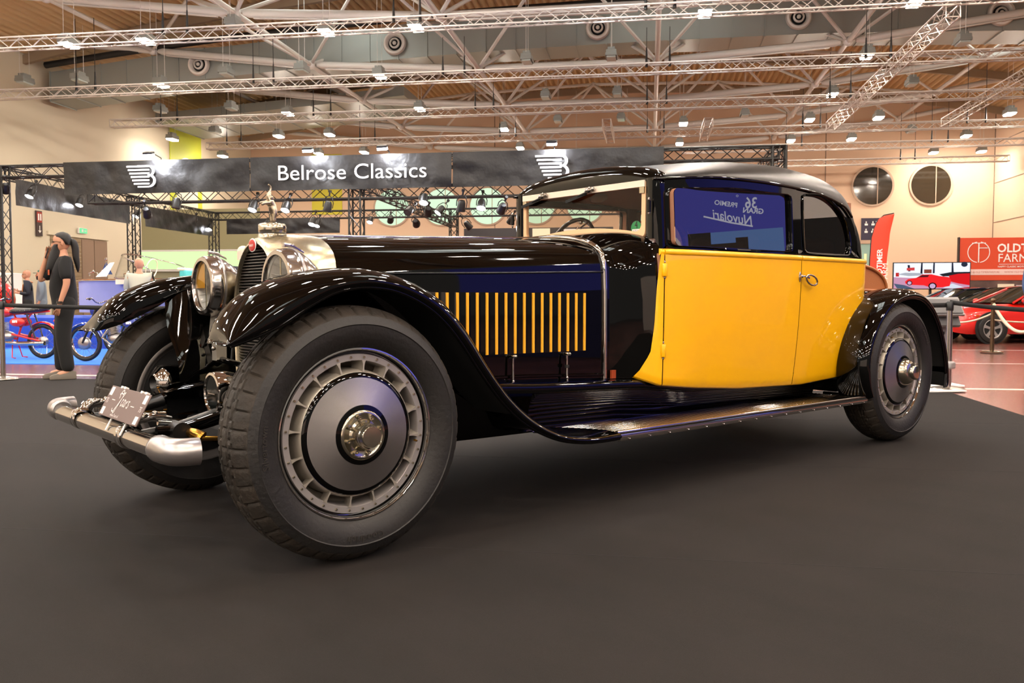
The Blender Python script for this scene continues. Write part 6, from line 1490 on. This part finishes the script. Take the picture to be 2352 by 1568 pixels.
bbox(0+.95, 0+1.35, 0-.05, 0-.02, 1.05, 1.36).build('price_sheet', mat('cream_sheet', '#E4D6BC', .6), bd_); bbox(0+1.4, 0+1.75, 0-.05, 0-.02, 1.05, 1.33).build('price_sheet', mat('grey_sheet', '#B8B2B8', .6), bd_)
def board_txt(s, size, du, z, bold=0., wide=1.): return text_mb(s, size*KB, 0, 'LEFT', 2, bold=bold, wide=wide).xf(Matrix.Translation(BH(du, -.012, z)) @ Matrix.Rotation(HROT, 4, 'Z')).build('board_lettering', white, bd_, weld=False)
board_txt('OLDTIMER', .31, .92, 2.20, .008, .92); board_txt('FARM', .31, .94, 1.94, 0, .95); board_txt('HAPPY CLASSIC MOTORS', .065, .95, 1.795, .001); bbox(0+.98, 0+2.6, 0-.015, 0-.01, 1.875, 1.885).build('rule_line', white, bd_)
text_mb('INFO@OLDTIMERFARM.BE      WWW.OLDTIMERFARM.BE', .07*KB, 0, 'LEFT', 1).xf(Matrix.Translation(BH(.16, -.014, 1.65)) @ Matrix.Rotation(HROT, 4, 'Z')).build('board_lettering', mat('band_text', '#B5604a', .6), bd_, weld=False)
e_ = MB(); cc = (.47, 2.20)
for a0, a1, sgn in ((100, 262, 1), (278, 440, 1)): e_.ribbon([BH(cc[0] + .27*math.cos(math.radians(a)), -.015, cc[1] + .27*math.sin(math.radians(a))) for a in range(a0, a1 + 1, 6)], .022, -UV_V)
e_.ribbon([BH(cc[0], -.015, 1.93), BH(cc[0], -.015, 2.44)], .03, -UV_V); e_.ribbon([BH(cc[0]-.17, -.015, 2.44), BH(cc[0]+.17, -.015, 2.44)], .022, -UV_V); e_.ribbon([BH(cc[0], -.015, 2.31), BH(cc[0]+.22, -.015, 2.31)], .022, -UV_V)
e_.build('board_emblem', white, bd_)
# feather flag
fo = thing('feather_flag', 'red orange feather flag with white vertical lettering beside the trunk', 'flag', G(2020, 21.0), HROT)
L_ = [(-.23, 1.2), (-.24, 1.9), (-.22, 2.4), (-.14, 2.75), (.0, 2.93), (.27, 3.0)]; R_ = [(.10, 1.2), (.14, 1.9), (.18, 2.3), (.20, 2.55), (.25, 2.8), (.29, 3.0)]
MB().loft([[(p.x, 0, p.y), ((p.x+q_.x)/2, -.03, (p.y+q_.y)/2), (q_.x, .0, q_.y)] for p, q_ in zip(smooth([(a, b, 0) for a, b in L_], 24), smooth([(a, b, 0) for a, b in R_], 24))]).build('flag_cloth', mat('flag_red', '#DB3A1C', .6), fo)
MB().tube([(-.25,.01,0), (-.25,.01,1.9), (-.22,.01,2.45), (-.12,.01,2.8), (.05,.01,2.97), (.28,.01,3.02)], .014, 6).build('flag_pole', blackm, fo)
text_mb('OLDTIMER', .17, 0, 'LEFT', 2, bold=.003).xf(Matrix.Translation((.02,-.045,1.35)) @ Matrix.Rotation(-PI/2, 4, 'Y')).build('flag_lettering', white, fo, weld=False)
text_mb('FARM.', .19, 0, 'LEFT', 2).xf(Matrix.Translation((.15,-.045,1.35)) @ Matrix.Rotation(-PI/2+.02, 4, 'Y')).build('flag_lettering', white, fo, weld=False)
MB().lathe([(0,0),(.25,0),(.25,.03),(0,.05)], (-.2,0,0), n=20).build('flag_base', blackm, fo)
# pictogram sign and glazed door on the back wall
ps = thing('pictogram_sign', 'dark blue sign with white pictograms on the back wall beside the flag', 'sign', (0,0,0)); psu = uv_of(G(2001, BW/1.053))[0]
hbox(psu-.62, psu+.40, BW-.08, BW-.02, 4.15, 5.35).build('sign_board', mat('sign_navy', '#241f38', .5), ps)
for du_, z in ((-.45, 4.95), (-.45, 4.55), (-.1, 4.95), (-.1, 4.55), (.08, 4.95), (.08, 4.55)):
    hbox(psu+du_, psu+du_+.16, BW-.10, BW-.08, z, z+.10).build('pictogram', white, ps); hbox(psu+du_+.05, psu+du_+.10, BW-.10, BW-.08, z+.12, z+.22).build('pictogram', white, ps)
hbox(psu+.02, psu+.32, BW-.10, BW-.08, 4.18, 4.46).build('arrow_field', mat('arrow_field', '#8d8672', .6), ps)
gd_ = struct(hbox(psu-1.0, psu+.5, BW-.06, BW-.0, 0, 4.0).build('door_1', mat('door_glass', '#8fb0a6', .2))); hbox(psu-1.05, psu+.55, BW-.10, BW-.0, 3.95, 4.15).build('door_frame', fr_m, gd_); hbox(psu-.05, psu+.08, BW-.12, BW-.0, 0, 4.0).build('door_frame', fr_m, gd_); hbox(psu+.5, psu+.6, BW-.12, BW-.0, 0, 4.0).build('door_frame', fr_m, gd_)
for du_ in (-.45, .25): hbox(psu+du_, psu+du_+.12, BW-.13, BW-.12, 1.8, 3.4).build('door_light', emi('door_glow', '#FFE2A0', 1.4), gd_)
# white floor sheet behind the rear wheel
fs = MB().box((0,0,0), (.55,.30,.012)).build('floor_sheet', white, loc=G(2150, 9.35, .0065), rz=HROT+.3); tag(fs, 'white sheet lying on the carpet edge behind the rear wheel', 'sheet')
